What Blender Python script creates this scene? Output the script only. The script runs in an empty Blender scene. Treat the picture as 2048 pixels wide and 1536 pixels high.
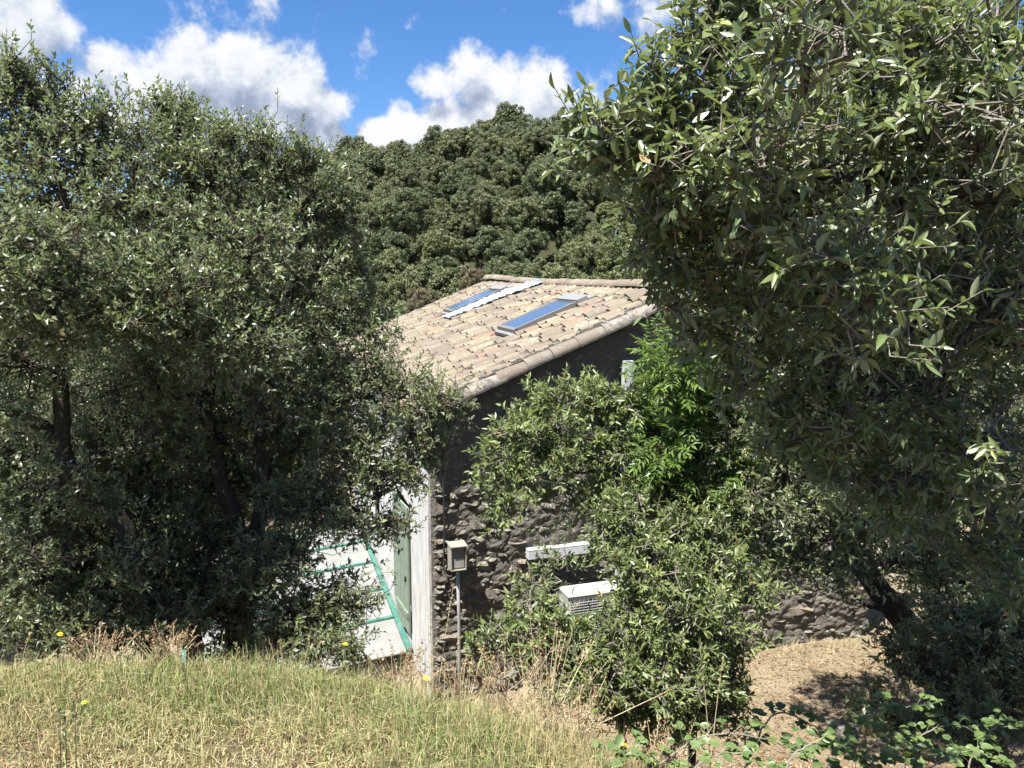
import bpy, math
import numpy as np
from mathutils import Matrix, Vector

S = bpy.context.scene
COL = S.collection
R = math.radians

# ------------------------------------------------------------------ camera
F_PX, PITCH = 1577.0, 0.142          # focal length in pixels of the 2048 wide photograph, downward tilt
cam_d = bpy.data.cameras.new('camera')
cam_d.sensor_width = 36.0
cam_d.lens = F_PX / 2048 * 36.0
cam_d.clip_start, cam_d.clip_end = 0.05, 3000.0
cam = bpy.data.objects.new('camera', cam_d)
cam.rotation_euler = (math.pi / 2 - PITCH, 0, 0)
COL.objects.link(cam)
S.camera = cam

# ------------------------------------------------------------------ sun, sky, exposure
SUN_DIR = Vector((-0.302, -0.337, 1.0)).normalized()
SUN_EL = math.asin(SUN_DIR.z)
SUN_AZ = math.atan2(SUN_DIR.x, SUN_DIR.y) % (2 * math.pi)
sun_d = bpy.data.lights.new('sun', 'SUN')
sun_d.energy, sun_d.angle, sun_d.color = 5.0, R(0.55), (1.0, 0.97, 0.925)
sun = bpy.data.objects.new('sun', sun_d)
sun.rotation_euler = SUN_DIR.to_track_quat('Z', 'Y').to_euler()
sun.location = (-12, -14, 40)
COL.objects.link(sun)
S.view_settings.view_transform = 'Standard'
S.view_settings.look = 'None'
S.view_settings.exposure = 1.45
S.view_settings.gamma = 1.0
S.view_settings.use_curve_mapping = False
S.cycles.max_bounces = 4
S.cycles.diffuse_bounces = 1
S.cycles.glossy_bounces = 2
S.cycles.transmission_bounces = 2
S.cycles.transparent_max_bounces = 6
S.cycles.use_denoising = True
S.cycles.use_adaptive_sampling = True
S.cycles.adaptive_threshold = 0.03
S.cycles.sample_clamp_indirect = 6.0

_c, _s = math.cos(PITCH), math.sin(PITCH)
def ray(px, py):
    a, b = (px - 1024) / F_PX, -(py - 768) / F_PX
    return np.array([a, _c + b * _s, -_s + b * _c])
def at(px, py, depth):
    """the point seen at a pixel of the photograph, depth metres in front along world Y"""
    d = ray(px, py)
    return d * (depth / d[1])

# ---- node helpers
class NT:
    def __init__(s, tree): s.t = tree
    def n(s, typ, **kw):
        o = s.t.nodes.new(typ)
        for k, v in kw.items(): setattr(o, k, v)
        return o
    def l(s, a, b): s.t.links.new(a, b)
    def put(s, sock, v):
        if isinstance(v, bpy.types.NodeSocket): s.l(v, sock)
        else: sock.default_value = v
    def math(s, op, a, b=0.0, c=0.0, clamp=False):
        o = s.n('ShaderNodeMath', operation=op, use_clamp=clamp)
        s.put(o.inputs[0], a); s.put(o.inputs[1], b); s.put(o.inputs[2], c)
        return o.outputs[0]
    def vm(s, op, a, b=None, scale=None):
        o = s.n('ShaderNodeVectorMath', operation=op)
        s.put(o.inputs[0], a)
        if b is not None: s.put(o.inputs[1], b)
        if scale is not None: s.put(o.inputs['Scale'], scale)
        return o.outputs['Value'] if op in ('DISTANCE', 'DOT_PRODUCT', 'LENGTH') else o.outputs['Vector']
    def noise(s, vec, scale, detail=4.0, rough=0.55, color=False, dist=0.0):
        o = s.n('ShaderNodeTexNoise')
        if vec is not None: s.put(o.inputs['Vector'], vec)
        o.inputs['Scale'].default_value = scale
        o.inputs['Detail'].default_value = detail
        o.inputs['Roughness'].default_value = rough
        o.inputs['Distortion'].default_value = dist
        return o.outputs['Color'] if color else o.outputs['Fac']
    def mr(s, v, a, b, c=0.0, d=1.0, smooth=True):
        o = s.n('ShaderNodeMapRange')
        o.interpolation_type = 'SMOOTHSTEP' if smooth else 'LINEAR'
        s.put(o.inputs[0], v)
        for i, x in enumerate((a, b, c, d)): s.put(o.inputs[i + 1], x)
        return o.outputs[0]
    def mix(s, f, a, b, blend='MIX'):
        o = s.n('ShaderNodeMix', data_type='RGBA', blend_type=blend)
        s.put(o.inputs[0], f); s.put(o.inputs[6], a); s.put(o.inputs[7], b)
        return o.outputs[2]
    def ramp(s, f, stops):
        o = s.n('ShaderNodeValToRGB')
        e = o.color_ramp.elements
        while len(e) < len(stops): e.new(0.5)
        for el, (p, c) in zip(e, stops):
            el.position = p; el.color = (*c, 1)
        s.put(o.inputs[0], f)
        return o.outputs[0]

def rgba(c): return (c[0], c[1], c[2], 1.0)

# ---- world: clear sky with cumulus clouds
world = bpy.data.worlds.new('World')
S.world = world
world.use_nodes = True
wt = NT(world.node_tree)
for n in list(world.node_tree.nodes): world.node_tree.nodes.remove(n)
sky = wt.n('ShaderNodeTexSky', sky_type='NISHITA')
sky.sun_disc = False
sky.sun_elevation, sky.sun_rotation = SUN_EL, SUN_AZ
sky.altitude, sky.air_density, sky.dust_density, sky.ozone_density = 300, 1.0, 0.3, 2.2
hs = wt.n('ShaderNodeHueSaturation')
hs.inputs['Saturation'].default_value = 1.2
hs.inputs['Value'].default_value = 1.0
wt.l(sky.outputs[0], hs.inputs['Color'])

BLOBS = [  # px, py, radius px, weight
    (395, 150, 95, 1.0), (480, 160, 105, 1.0), (320, 175, 80, .95), (575, 185, 90, 1.0), (640, 225, 62, .95), (430, 235, 130, 1.0),
    (560, 255, 110, 1.0), (650, 275, 48, .9), (215, 150, 62, .62), (250, 225, 75, .75), (180, 170, 50, .5), (140, 230, 90, .55),
    (940, 145, 62, .85), (1005, 165, 58, .9), (865, 168, 46, .7), (1065, 205, 75, .9), (960, 190, 60, .75),
    (815, 268, 60, 1.0), (900, 250, 75, 1.0), (1000, 240, 90, 1.0), (1100, 225, 60, .85), (1190, 195, 60, .34), (760, 275, 40, .8),
    (50, 45, 115, .72), (-40, 60, 120, .8), (120, 55, 55, .5), (420, 12, 55, .30), (530, 3, 44, .36), (735, 92, 44, .04),
    (1290, 10, 75, .5), (1210, 10, 55, .45), (1420, 40, 90, .3)]
grp = bpy.data.node_groups.new('cloud_density', 'ShaderNodeTree')
grp.interface.new_socket('Vector', in_out='INPUT', socket_type='NodeSocketVector')
grp.interface.new_socket('Density', in_out='OUTPUT', socket_type='NodeSocketFloat')
g = NT(grp)
gi, go = g.n('NodeGroupInput'), g.n('NodeGroupOutput')
v0 = gi.outputs[0]
nz = g.noise(v0, 16.0, 5.0, 0.6, color=True)
v1 = g.vm('ADD', v0, g.vm('SCALE', g.vm('SUBTRACT', nz, (0.5, 0.5, 0.5)), scale=0.045))
tot = None
for px, py, rad, w in BLOBS:
    d = ray(px, py); ln = np.linalg.norm(d); d = d / ln
    dist = g.vm('DISTANCE', v1, tuple(d))
    b = g.math('MULTIPLY_ADD', dist, -w / (1.35 * rad / F_PX / ln ** 1.5), w)
    tot = b if tot is None else g.math('SMOOTH_MAX', tot, b, 0.12)
fwd = g.math('SUBTRACT', 1.0, g.mr(g.vm('DOT_PRODUCT', v0, (0.0, 0.985, 0.17)), 0.70, 0.82))
far = g.math('MULTIPLY', g.math('SUBTRACT', g.noise(v0, 2.6, 3.0), 0.50), g.math('MULTIPLY', fwd, 4.0))
far = g.math('ADD', far, g.math('MULTIPLY_ADD', fwd, 0.6, -0.6))
tot = g.math('MAXIMUM', g.math('MAXIMUM', tot, -0.6), far)
fb = g.math('SUBTRACT', g.noise(v0, 26.0, 9.0, 0.62), 0.5)
g.l(g.math('MULTIPLY_ADD', fb, 1.25, tot), go.inputs[0])

tc = wt.n('ShaderNodeTexCoord')
dirv = wt.vm('NORMALIZE', tc.outputs['Generated'])
g1, g2 = wt.n('ShaderNodeGroup'), wt.n('ShaderNodeGroup')
g1.node_tree = g2.node_tree = grp
wt.l(dirv, g1.inputs[0])
wt.l(wt.vm('ADD', dirv, (-0.010, 0.0, 0.032)), g2.inputs[0])
dens = g1.outputs[0]
alpha = wt.math('MULTIPLY', wt.mr(dens, 0.06, 0.46), 0.97)
lit = wt.math('MULTIPLY_ADD', wt.math('SUBTRACT', dens, g2.outputs[0]), 1.15, 0.62)
lit = wt.math('ADD', lit, wt.math('MULTIPLY', wt.mr(dens, 0.3, 1.0), -0.30))
lit = wt.math('ADD', lit, wt.math('MULTIPLY', wt.math('SUBTRACT', wt.noise(dirv, 34.0, 5.0), 0.5), 0.5))
ccol = wt.ramp(lit, [(0.0, (0.28, 0.33, 0.46)), (0.28, (0.36, 0.42, 0.55)), (0.55, (0.56, 0.62, 0.74)), (0.82, (0.86, 0.89, 0.93)), (1.0, (0.95, 0.96, 0.98))])
bg1, bg2 = wt.n('ShaderNodeBackground'), wt.n('ShaderNodeBackground')
wt.l(wt.mix(1.0, hs.outputs[0], (0.82, 0.98, 1.22, 1), 'MULTIPLY'), bg1.inputs[0]); bg1.inputs[1].default_value = 0.052
wt.l(ccol, bg2.inputs[0]); bg2.inputs[1].default_value = 0.385
ms = wt.n('ShaderNodeMixShader')
wt.l(alpha, ms.inputs[0]); wt.l(bg1.outputs[0], ms.inputs[1]); wt.l(bg2.outputs[0], ms.inputs[2])
world.cycles.sampling_method = 'MANUAL'
world.cycles.sample_map_resolution = 256
wo = wt.n('ShaderNodeOutputWorld')
wt.l(ms.outputs[0], wo.inputs[0])

# ------------------------------------------------------------------ materials
def material(name):
    m = bpy.data.materials.new(name)
    m.use_nodes = True
    t = NT(m.node_tree)
    return m, t, m.node_tree.nodes['Principled BSDF'], m.node_tree.nodes['Material Output']

def coords(t, kind='Object'):
    return t.n('ShaderNodeTexCoord').outputs[kind]
def position(t):
    return t.n('ShaderNodeNewGeometry').outputs['Position']
def bump(t, b, h, strength=0.5, dist=0.02):
    o = t.n('ShaderNodeBump')
    o.inputs['Strength'].default_value = strength
    o.inputs['Distance'].default_value = dist
    t.put(o.inputs['Height'], h)
    t.l(o.outputs[0], b.inputs['Normal'])

def leaf_material(name, stops, under, trans, trans_fac=0.22, rough=0.36, spec=0.5):
    m, t, b, out = material(name)
    tint = t.n('ShaderNodeAttribute', attribute_name='tint').outputs['Fac']
    top = t.ramp(tint, stops)
    geo = t.n('ShaderNodeNewGeometry')
    col = t.mix(t.math('MULTIPLY', geo.outputs['Backfacing'], 0.85), top, rgba(under))
    t.l(col, b.inputs['Base Color'])
    t.put(b.inputs['Roughness'], t.math('MULTIPLY_ADD', geo.outputs['Backfacing'], 0.35, rough))
    b.inputs['Specular IOR Level'].default_value = spec
    tr = t.n('ShaderNodeBsdfTranslucent')
    t.l(t.mix(0.5, top, rgba(trans)), tr.inputs[0])
    mx = t.n('ShaderNodeMixShader')
    mx.inputs[0].default_value = trans_fac
    t.l(b.outputs[0], mx.inputs[1]); t.l(tr.outputs[0], mx.inputs[2])
    t.l(mx.outputs[0], out.inputs[0])
    return m

M = {}
M['oak_leaf'] = leaf_material('holm_oak_leaf', [(0.0, (0.070, 0.094, 0.044)), (0.45, (0.155, 0.185, 0.088)), (0.8, (0.225, 0.255, 0.122)), (0.93, (0.26, 0.29, 0.10)), (1.0, (0.30, 0.20, 0.09))],
                              (0.28, 0.305, 0.195), (0.36, 0.46, 0.12), 0.32, 0.40, 0.7)
M['oak_leaf_near'] = leaf_material('holm_oak_leaf_large', [(0.0, (0.062, 0.092, 0.034)), (0.45, (0.120, 0.162, 0.055)), (0.8, (0.18, 0.22, 0.08)), (0.93, (0.26, 0.30, 0.09)), (1.0, (0.32, 0.21, 0.09))],
                                   (0.24, 0.26, 0.15), (0.36, 0.46, 0.10), 0.24, 0.36, 0.8)
M['shrub_leaf'] = leaf_material('shrub_leaf', [(0.0, (0.085, 0.120, 0.038)), (0.5, (0.150, 0.195, 0.062)), (0.85, (0.22, 0.26, 0.09)), (0.95, (0.28, 0.29, 0.10)), (1.0, (0.30, 0.17, 0.07))],
                                (0.26, 0.29, 0.15), (0.36, 0.46, 0.10), 0.30, 0.40, 0.6)
M['ash_leaf'] = leaf_material('ash_leaf', [(0.0, (0.085, 0.150, 0.034)), (0.5, (0.140, 0.215, 0.052)), (1.0, (0.20, 0.27, 0.07))],
                              (0.19, 0.26, 0.10), (0.34, 0.50, 0.06), 0.36, 0.42)
M['bramble_leaf'] = leaf_material('bramble_leaf', [(0.0, (0.060, 0.098, 0.030)), (0.5, (0.105, 0.155, 0.048)), (1.0, (0.17, 0.21, 0.07))],
                                  (0.22, 0.25, 0.16), (0.26, 0.36, 0.08), 0.22, 0.45)
M['dry_leaf'] = leaf_material('dried_weed_leaf', [(0.0, (0.13, 0.075, 0.04)), (0.5, (0.27, 0.18, 0.10)), (1.0, (0.44, 0.34, 0.21))],
                              (0.34, 0.24, 0.13), (0.4, 0.25, 0.1), 0.25, 0.7, 0.2)
M['grass'] = leaf_material('grass_blade', [(0.0, (0.095, 0.175, 0.042)), (0.25, (0.19, 0.285, 0.078)), (0.45, (0.29, 0.32, 0.12)), (0.6, (0.42, 0.355, 0.165)), (0.85, (0.60, 0.50, 0.275)), (1.0, (0.46, 0.26, 0.14))],
                           (0.42, 0.38, 0.2), (0.45, 0.45, 0.14), 0.30, 0.6, 0.25)

def hill_leaf(name, a, b_):
    m, t, b, out = material(name)
    tint = t.n('ShaderNodeAttribute', attribute_name='tint').outputs['Fac']
    rnd = t.n('ShaderNodeObjectInfo').outputs['Random']
    f = t.math('MULTIPLY_ADD', rnd, 0.6, t.math('MULTIPLY', tint, 0.5))
    t.l(t.mix(f, rgba(a), rgba(b_)), b.inputs['Base Color'])
    b.inputs['Roughness'].default_value = 0.5
    b.inputs['Specular IOR Level'].default_value = 0.35
    return m
M['hill_leaf'] = hill_leaf('hillside_foliage', (0.058, 0.080, 0.034), (0.172, 0.188, 0.076))
M['hill_brown'] = hill_leaf('browned_foliage', (0.095, 0.085, 0.045), (0.165, 0.14, 0.072))

def bark(name, a, b_, lich, amount):
    m, t, b, out = material(name)
    p = position(t)
    n1 = t.noise(p, 22, 6, 0.65)
    col = t.mix(n1, rgba(a), rgba(b_))
    li = t.mr(t.noise(p, 6, 5, 0.6), 0.62 - amount, 0.72 - amount)
    col = t.mix(t.math('MULTIPLY', li, 0.75), col, rgba(lich))
    t.l(col, b.inputs['Base Color'])
    b.inputs['Roughness'].default_value = 0.95
    b.inputs['Specular IOR Level'].default_value = 0.15
    mp = t.n('ShaderNodeMapping'); mp.inputs['Scale'].default_value = (1, 1, 0.3)
    t.l(p, mp.inputs[0])
    bump(t, b, t.noise(mp.outputs[0], 55, 5, 0.7), 0.9, 0.02)
    return m
M['bark'] = bark('oak_bark', (0.028, 0.022, 0.017), (0.095, 0.08, 0.064), (0.20, 0.19, 0.09), 0.06)
M['twig'] = bark('pale_twig', (0.16, 0.14, 0.11), (0.34, 0.31, 0.26), (0.30, 0.28, 0.2), 0.0)
M['dark_twig'] = bark('dark_twig', (0.05, 0.04, 0.03), (0.16, 0.13, 0.10), (0.2, 0.18, 0.12), 0.0)

def tile_mat(name, base, grey):
    m, t, b, out = material(name)
    p = position(t)
    n1 = t.noise(p, 3.2, 5, 0.6)
    n2 = t.noise(p, 17, 6, 0.65)
    col = t.mix(t.math('MULTIPLY', n2, 0.55), rgba(base), rgba([c * 0.72 for c in base]))
    col = t.mix(t.math('MULTIPLY', t.mr(t.math('MULTIPLY_ADD', n2, 0.55, t.math('MULTIPLY', n1, 0.6)), 0.42, 0.57), grey * .9), col, (0.15, 0.125, 0.096, 1))
    col = t.mix(t.math('MULTIPLY', t.mr(t.noise(p, 45, 3, 0.6), 0.60, 0.70), 0.5), col, (0.38, 0.36, 0.31, 1))
    t.l(col, b.inputs['Base Color'])
    b.inputs['Roughness'].default_value = 0.9
    b.inputs['Specular IOR Level'].default_value = 0.2
    bump(t, b, t.noise(p, 80, 4, 0.6), 0.35, 0.01)
    return m
TILES = [tile_mat('tile_cream', (0.396, 0.335, 0.228), .85), tile_mat('tile_ochre', (0.370, 0.297, 0.168), .75), tile_mat('tile_tan', (0.284, 0.230, 0.163), .9),
         tile_mat('tile_pink', (0.301, 0.225, 0.168), .85), tile_mat('tile_weathered', (0.206, 0.163, 0.129), 1.0), tile_mat('tile_orange', (0.344, 0.181, 0.120), .45), tile_mat('tile_lichen', (0.215, 0.194, 0.159), .8)]

def verge_mat():
    m, t, b, out = material('tile_verge_lichened')
    p = position(t)
    n2 = t.noise(p, 12, 7, 0.7)
    col = t.ramp(n2, [(0.32, (0.075, 0.068, 0.058)), (0.45, (0.17, 0.15, 0.125)), (0.58, (0.255, 0.225, 0.185)), (0.72, (0.36, 0.33, 0.27))])
    t.l(col, b.inputs['Base Color']); b.inputs['Roughness'].default_value = 0.95
    bump(t, b, t.noise(p, 60, 5, 0.7), 0.5, 0.015)
    return m
VERGE = verge_mat()

def stone_mat(name, stops, bs=0.8):
    m, t, b, out = material(name)
    p = position(t)
    rnd = t.n('ShaderNodeAttribute', attribute_name='tint').outputs['Fac']
    oi = t.n('ShaderNodeObjectInfo').outputs['Random']
    f = t.math('MULTIPLY_ADD', t.noise(p, 9, 5, 0.6), 0.6, t.math('MULTIPLY', t.math('ADD', rnd, oi), 0.28))
    t.l(t.ramp(f, stops), b.inputs['Base Color'])
    b.inputs['Roughness'].default_value = 0.95
    b.inputs['Specular IOR Level'].default_value = 0.2
    bump(t, b, t.math('ADD', t.noise(p, 28, 6, 0.7), t.math('MULTIPLY', t.noise(p, 110, 4, 0.6), 0.35)), bs, 0.05)
    return m
M['stone'] = stone_mat('rubble_stone', [(0.2, (0.115, 0.11, 0.09)), (0.45, (0.20, 0.19, 0.155)), (0.62, (0.275, 0.255, 0.20)), (0.8, (0.30, 0.24, 0.165)), (0.95, (0.40, 0.36, 0.31))])
M['mortar'] = stone_mat('wall_mortar', [(0.2, (0.115, 0.107, 0.088)), (0.6, (0.185, 0.17, 0.138)), (0.9, (0.26, 0.24, 0.195))], 1.0)
M['moss_stone'] = stone_mat('mossy_stone', [(0.2, (0.05, 0.055, 0.03)), (0.5, (0.10, 0.11, 0.045)), (0.75, (0.19, 0.17, 0.11)), (0.95, (0.28, 0.25, 0.19))])
M['pale_stone'] = stone_mat('limestone', [(0.2, (0.20, 0.18, 0.15)), (0.6, (0.36, 0.33, 0.28)), (0.9, (0.48, 0.45, 0.4))])

def plain(name, col, rough=0.5, metal=0.0, dirt=0.25, dirtcol=(0.2, 0.18, 0.15), scale=8.0, spec=0.5, bumpy=0.0):
    m, t, b, out = material(name)
    p = position(t)
    f = t.math('MULTIPLY', t.mr(t.noise(p, scale, 6, 0.65), 0.42, 0.72), dirt)
    t.l(t.mix(f, rgba(col), rgba(dirtcol)), b.inputs['Base Color'])
    t.put(b.inputs['Roughness'], t.math('MULTIPLY_ADD', t.noise(p, scale * 2, 3), 0.2, rough - 0.1))
    b.inputs['Metallic'].default_value = metal
    b.inputs['Specular IOR Level'].default_value = spec
    if bumpy: bump(t, b, t.noise(p, scale * 6, 4), bumpy, 0.01)
    return m
M['teal'] = plain('teal_painted_metal', (0.045, 0.155, 0.12), 0.5, dirt=.6, dirtcol=(0.16, 0.22, 0.18))
M['green_wood'] = plain('faded_green_wood', (0.15, 0.20, 0.14), 0.75, dirt=.75, dirtcol=(0.25, 0.27, 0.215), scale=14, bumpy=.3)
M['panel'] = plain('milky_panel', (0.44, 0.44, 0.415), 0.4, dirt=.5, dirtcol=(0.46, 0.44, 0.36), scale=2.2)
def milky():
    m, t, b, out = material('milky_polycarbonate')
    p = position(t)
    b.inputs['Roughness'].default_value = 0.35
    t.l(t.mix(t.math('MULTIPLY', t.mr(t.noise(p, 2.2, 6, 0.65), 0.4, 0.7), 0.45), (0.42, 0.42, 0.40, 1), (0.32, 0.30, 0.235, 1)), b.inputs['Base Color'])
    tr = t.n('ShaderNodeBsdfTranslucent'); tr.inputs[0].default_value = (0.55, 0.55, 0.5, 1)
    mx = t.n('ShaderNodeMixShader'); mx.inputs[0].default_value = 0.45
    t.l(b.outputs[0], mx.inputs[1]); t.l(tr.outputs[0], mx.inputs[2]); t.l(mx.outputs[0], out.inputs[0])
    return m
M['panel'] = milky()
M['ac_white'] = plain('white_enamel', (0.46, 0.455, 0.43), 0.45, dirt=.25, dirtcol=(0.5, 0.47, 0.42))
M['pvc'] = plain('white_pvc', (0.50, 0.51, 0.53), 0.45, dirt=.2, dirtcol=(0.5, 0.5, 0.48))
M['grille'] = plain('dark_grille', (0.07, 0.08, 0.085), 0.5, dirt=.2)
M['meter'] = plain('beige_meter_casing', (0.30, 0.285, 0.225), 0.6, dirt=.4)
M['meter_window'] = plain('meter_window_grey', (0.20, 0.21, 0.20), 0.3, dirt=.3)
M['zinc'] = plain('zinc_grey', (0.30, 0.30, 0.285), 0.5, .4, dirt=.3)
M['frame'] = plain('skylight_frame_grey', (0.20, 0.19, 0.175), 0.5, .3, dirt=.4)
M['black'] = plain('black_cable', (0.02, 0.02, 0.02), 0.6, dirt=.1)
M['pipe'] = plain('galvanised_pipe', (0.42, 0.42, 0.40), 0.5, .3, dirt=.4)
M['dark'] = plain('dark_interior', (0.03, 0.03, 0.03), 0.8, dirt=.1)
M['blue_tile'] = plain('blue_sheet', (0.13, 0.24, 0.44), 0.45, dirt=.3, dirtcol=(0.4, 0.45, 0.5))
M['door_wood'] = plain('pale_door', (0.36, 0.34, 0.29), 0.7, dirt=.5, scale=12)

def foil_mat():
    m, t, b, out = material('crumpled_silver_flashing')
    b.inputs['Base Color'].default_value = (0.40, 0.44, 0.50, 1)
    b.inputs['Roughness'].default_value = 0.42
    b.inputs['Metallic'].default_value = 0.35
    bump(t, b, t.noise(position(t), 30, 5, 0.7), 1.0, 0.04)
    return m
M['foil'] = foil_mat()
def glass_mat(name, col):
    m, t, b, out = material(name)
    b.inputs['Base Color'].default_value = rgba(col)
    t.put(b.inputs['Roughness'], t.math('MULTIPLY', t.noise(position(t), 5, 5, .6), .16))
    b.inputs['Specular IOR Level'].default_value = 1.0
    b.inputs['Coat Weight'].default_value = 1.0
    b.inputs['Coat Roughness'].default_value = 0.03
    b.inputs['Coat IOR'].default_value = 2.2
    return m
M['glass'] = glass_mat('skylight_glass', (0.10, 0.115, 0.13))
M['window_glass'] = glass_mat('window_glass', (0.03, 0.04, 0.04))

def plaster():
    m, t, b, out = material('weathered_white_render')
    p = coords(t)
    mp = t.n('ShaderNodeMapping'); mp.inputs['Scale'].default_value = (1, 9, 0.5)
    t.l(p, mp.inputs[0])
    st = t.mr(t.noise(mp.outputs[0], 3.2, 7, 0.68), 0.44, 0.60)
    fine = t.noise(p, 24, 5, 0.65)
    col = t.mix(t.math('MULTIPLY', st, 0.75), (0.60, 0.59, 0.555, 1), (0.19, 0.19, 0.185, 1))
    col = t.mix(t.math('MULTIPLY', fine, 0.35), col, (0.4, 0.38, 0.34, 1))
    t.l(col, b.inputs['Base Color'])
    b.inputs['Roughness'].default_value = 0.9
    bump(t, b, fine, 0.4, 0.02)
    return m
M['plaster'] = plaster()

def ground_mat():
    m, t, b, out = material('ground')
    p = position(t)
    sx = t.n('ShaderNodeSeparateXYZ'); t.l(p, sx.inputs[0])
    n1, n2, n3 = t.noise(p, 0.8, 5, 0.6), t.noise(p, 14, 6, 0.65), t.noise(p, 70, 5, 0.7)
    straw = t.ramp(t.math('MULTIPLY_ADD', n3, 0.6, t.math('MULTIPLY', n2, 0.4)), [(0.25, (0.055, 0.045, 0.028)), (0.5, (0.13, 0.10, 0.06)), (0.75, (0.26, 0.21, 0.13))])
    litter = t.ramp(t.math('MULTIPLY_ADD', n3, 0.5, t.math('ADD', t.math('MULTIPLY', n2, 0.3), t.math('MULTIPLY', t.noise(p, 2.3, 4, .6), 0.22))), [(0.28, (0.085, 0.062, 0.04)), (0.45, (0.19, 0.15, 0.095)), (0.6, (0.30, 0.245, 0.16)), (0.75, (0.41, 0.355, 0.25))])
    wood = t.mix(n1, (0.03, 0.035, 0.018, 1), (0.06, 0.055, 0.03, 1))
    c = t.mix(t.mr(sx.outputs['Z'], -4.9, -4.3), litter, straw)
    c = t.mix(t.mr(sx.outputs['Y'], 24, 30), c, wood)
    t.l(c, b.inputs['Base Color'])
    b.inputs['Roughness'].default_value = 0.95
    b.inputs['Specular IOR Level'].default_value = 0.1
    bump(t, b, t.math('ADD', n2, t.math('MULTIPLY', n3, 0.6)), 0.9, 0.04)
    return m
M['ground'] = ground_mat()
M['petal'] = plain('yellow_petal', (0.75, 0.55, 0.02), 0.6, dirt=.3, dirtcol=(0.7, 0.42, 0.01), scale=60)
M['stem'] = plain('green_stem', (0.13, 0.18, 0.06), 0.6, dirt=.3)
M['dark_stem'] = plain('dark_stem', (0.07, 0.075, 0.04), 0.6, dirt=.3)
M['straw'] = plain('straw_stalk', (0.50, 0.42, 0.25), 0.7, dirt=.4, dirtcol=(0.35, 0.25, 0.13), scale=30)
M['seed'] = plain('seed_head', (0.38, 0.33, 0.16), 0.8, dirt=.5, dirtcol=(0.2, 0.16, 0.08), scale=80)

# ------------------------------------------------------------------ mesh helpers
class MB:
    def __init__(s): s.v, s.f, s.t, s.n = [], [], [], 0
    def add(s, V, Fc, mi=0, tint=0.5):
        V = np.asarray(V, float).reshape(-1, 3)
        Fc = np.asarray(Fc, np.int64)
        if len(V) == 0 or len(Fc) == 0: return
        s.v.append(V)
        s.f.append((Fc + s.n, mi))
        s.t.append(np.broadcast_to(np.asarray(tint, float), (len(V),)))
        s.n += len(V)
    def box(s, lo, hi, mi=0, tint=0.5):
        x0, y0, z0 = lo; x1, y1, z1 = hi
        V = [(x0, y0, z0), (x1, y0, z0), (x1, y1, z0), (x0, y1, z0), (x0, y0, z1), (x1, y0, z1), (x1, y1, z1), (x0, y1, z1)]
        s.add(V, BOXF, mi, tint)
    def hexa(s, P, mi=0, tint=0.5): s.add(P, BOXF, mi, tint)
    def tube(s, pts, rad, sides=6, mi=0, tint=0.5, cap=True):
        V, Fq, Ft = tube(pts, rad, sides, cap)
        s.add(V, Fq, mi, tint)
        if len(Ft):
            s.f.append((Ft + s.n - len(V), mi))
    def mesh(s, name, mats, smooth=False):
        me = bpy.data.meshes.new(name)
        V = np.concatenate(s.v); T = np.concatenate(s.t)
        loops = np.concatenate([f.ravel() for f, _ in s.f])
        tot = np.concatenate([np.full(len(f), f.shape[1]) for f, _ in s.f])
        mi = np.concatenate([np.full(len(f), m) for f, m in s.f])
        start = np.concatenate([[0], np.cumsum(tot)[:-1]])
        me.vertices.add(len(V)); me.vertices.foreach_set('co', V.ravel().astype(np.float32))
        me.loops.add(len(loops)); me.loops.foreach_set('vertex_index', loops.astype(np.int32))
        me.polygons.add(len(tot))
        me.polygons.foreach_set('loop_start', start.astype(np.int32))
        me.polygons.foreach_set('material_index', mi.astype(np.int32))
        me.polygons.foreach_set('use_smooth', np.full(len(tot), smooth))
        a = me.attributes.new('tint', 'FLOAT', 'POINT'); a.data.foreach_set('value', T.astype(np.float32))
        for m in mats: me.materials.append(m)
        me.update(calc_edges=True)
        return me
    def build(s, name, mats, parent=None, smooth=False, kind=None, bevel=0.0):
        o = link(name, s.mesh(name, mats if isinstance(mats, (list, tuple)) else [mats], smooth), parent, kind)
        if bevel:
            b = o.modifiers.new('bevel', 'BEVEL'); b.width = bevel; b.segments = 2; b.limit_method = 'ANGLE'
        return o
BOXF = [(0, 3, 2, 1), (4, 5, 6, 7), (0, 1, 5, 4), (1, 2, 6, 5), (2, 3, 7, 6), (3, 0, 4, 7)]

def link(name, data, parent=None, kind=None, local=False):
    o = bpy.data.objects.new(name, data)
    COL.objects.link(o)
    if parent is not None:
        o.parent = parent
        if not local and parent.type == 'EMPTY' and not parent.get('local_space'):
            o.matrix_parent_inverse = Matrix.Translation(-Vector(parent.location))
    if kind: o['kind'] = kind
    return o
def tag(o, label, cat, group=None):
    o['label'], o['category'] = label, cat
    if group: o['group'] = group
    return o
def thing(name, label, cat, loc, group=None):
    o = bpy.data.objects.new(name, None)
    COL.objects.link(o)
    o.location = Vector([float(x) for x in loc]); o.empty_display_size = 0.2
    return tag(o, label, cat, group)

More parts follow.
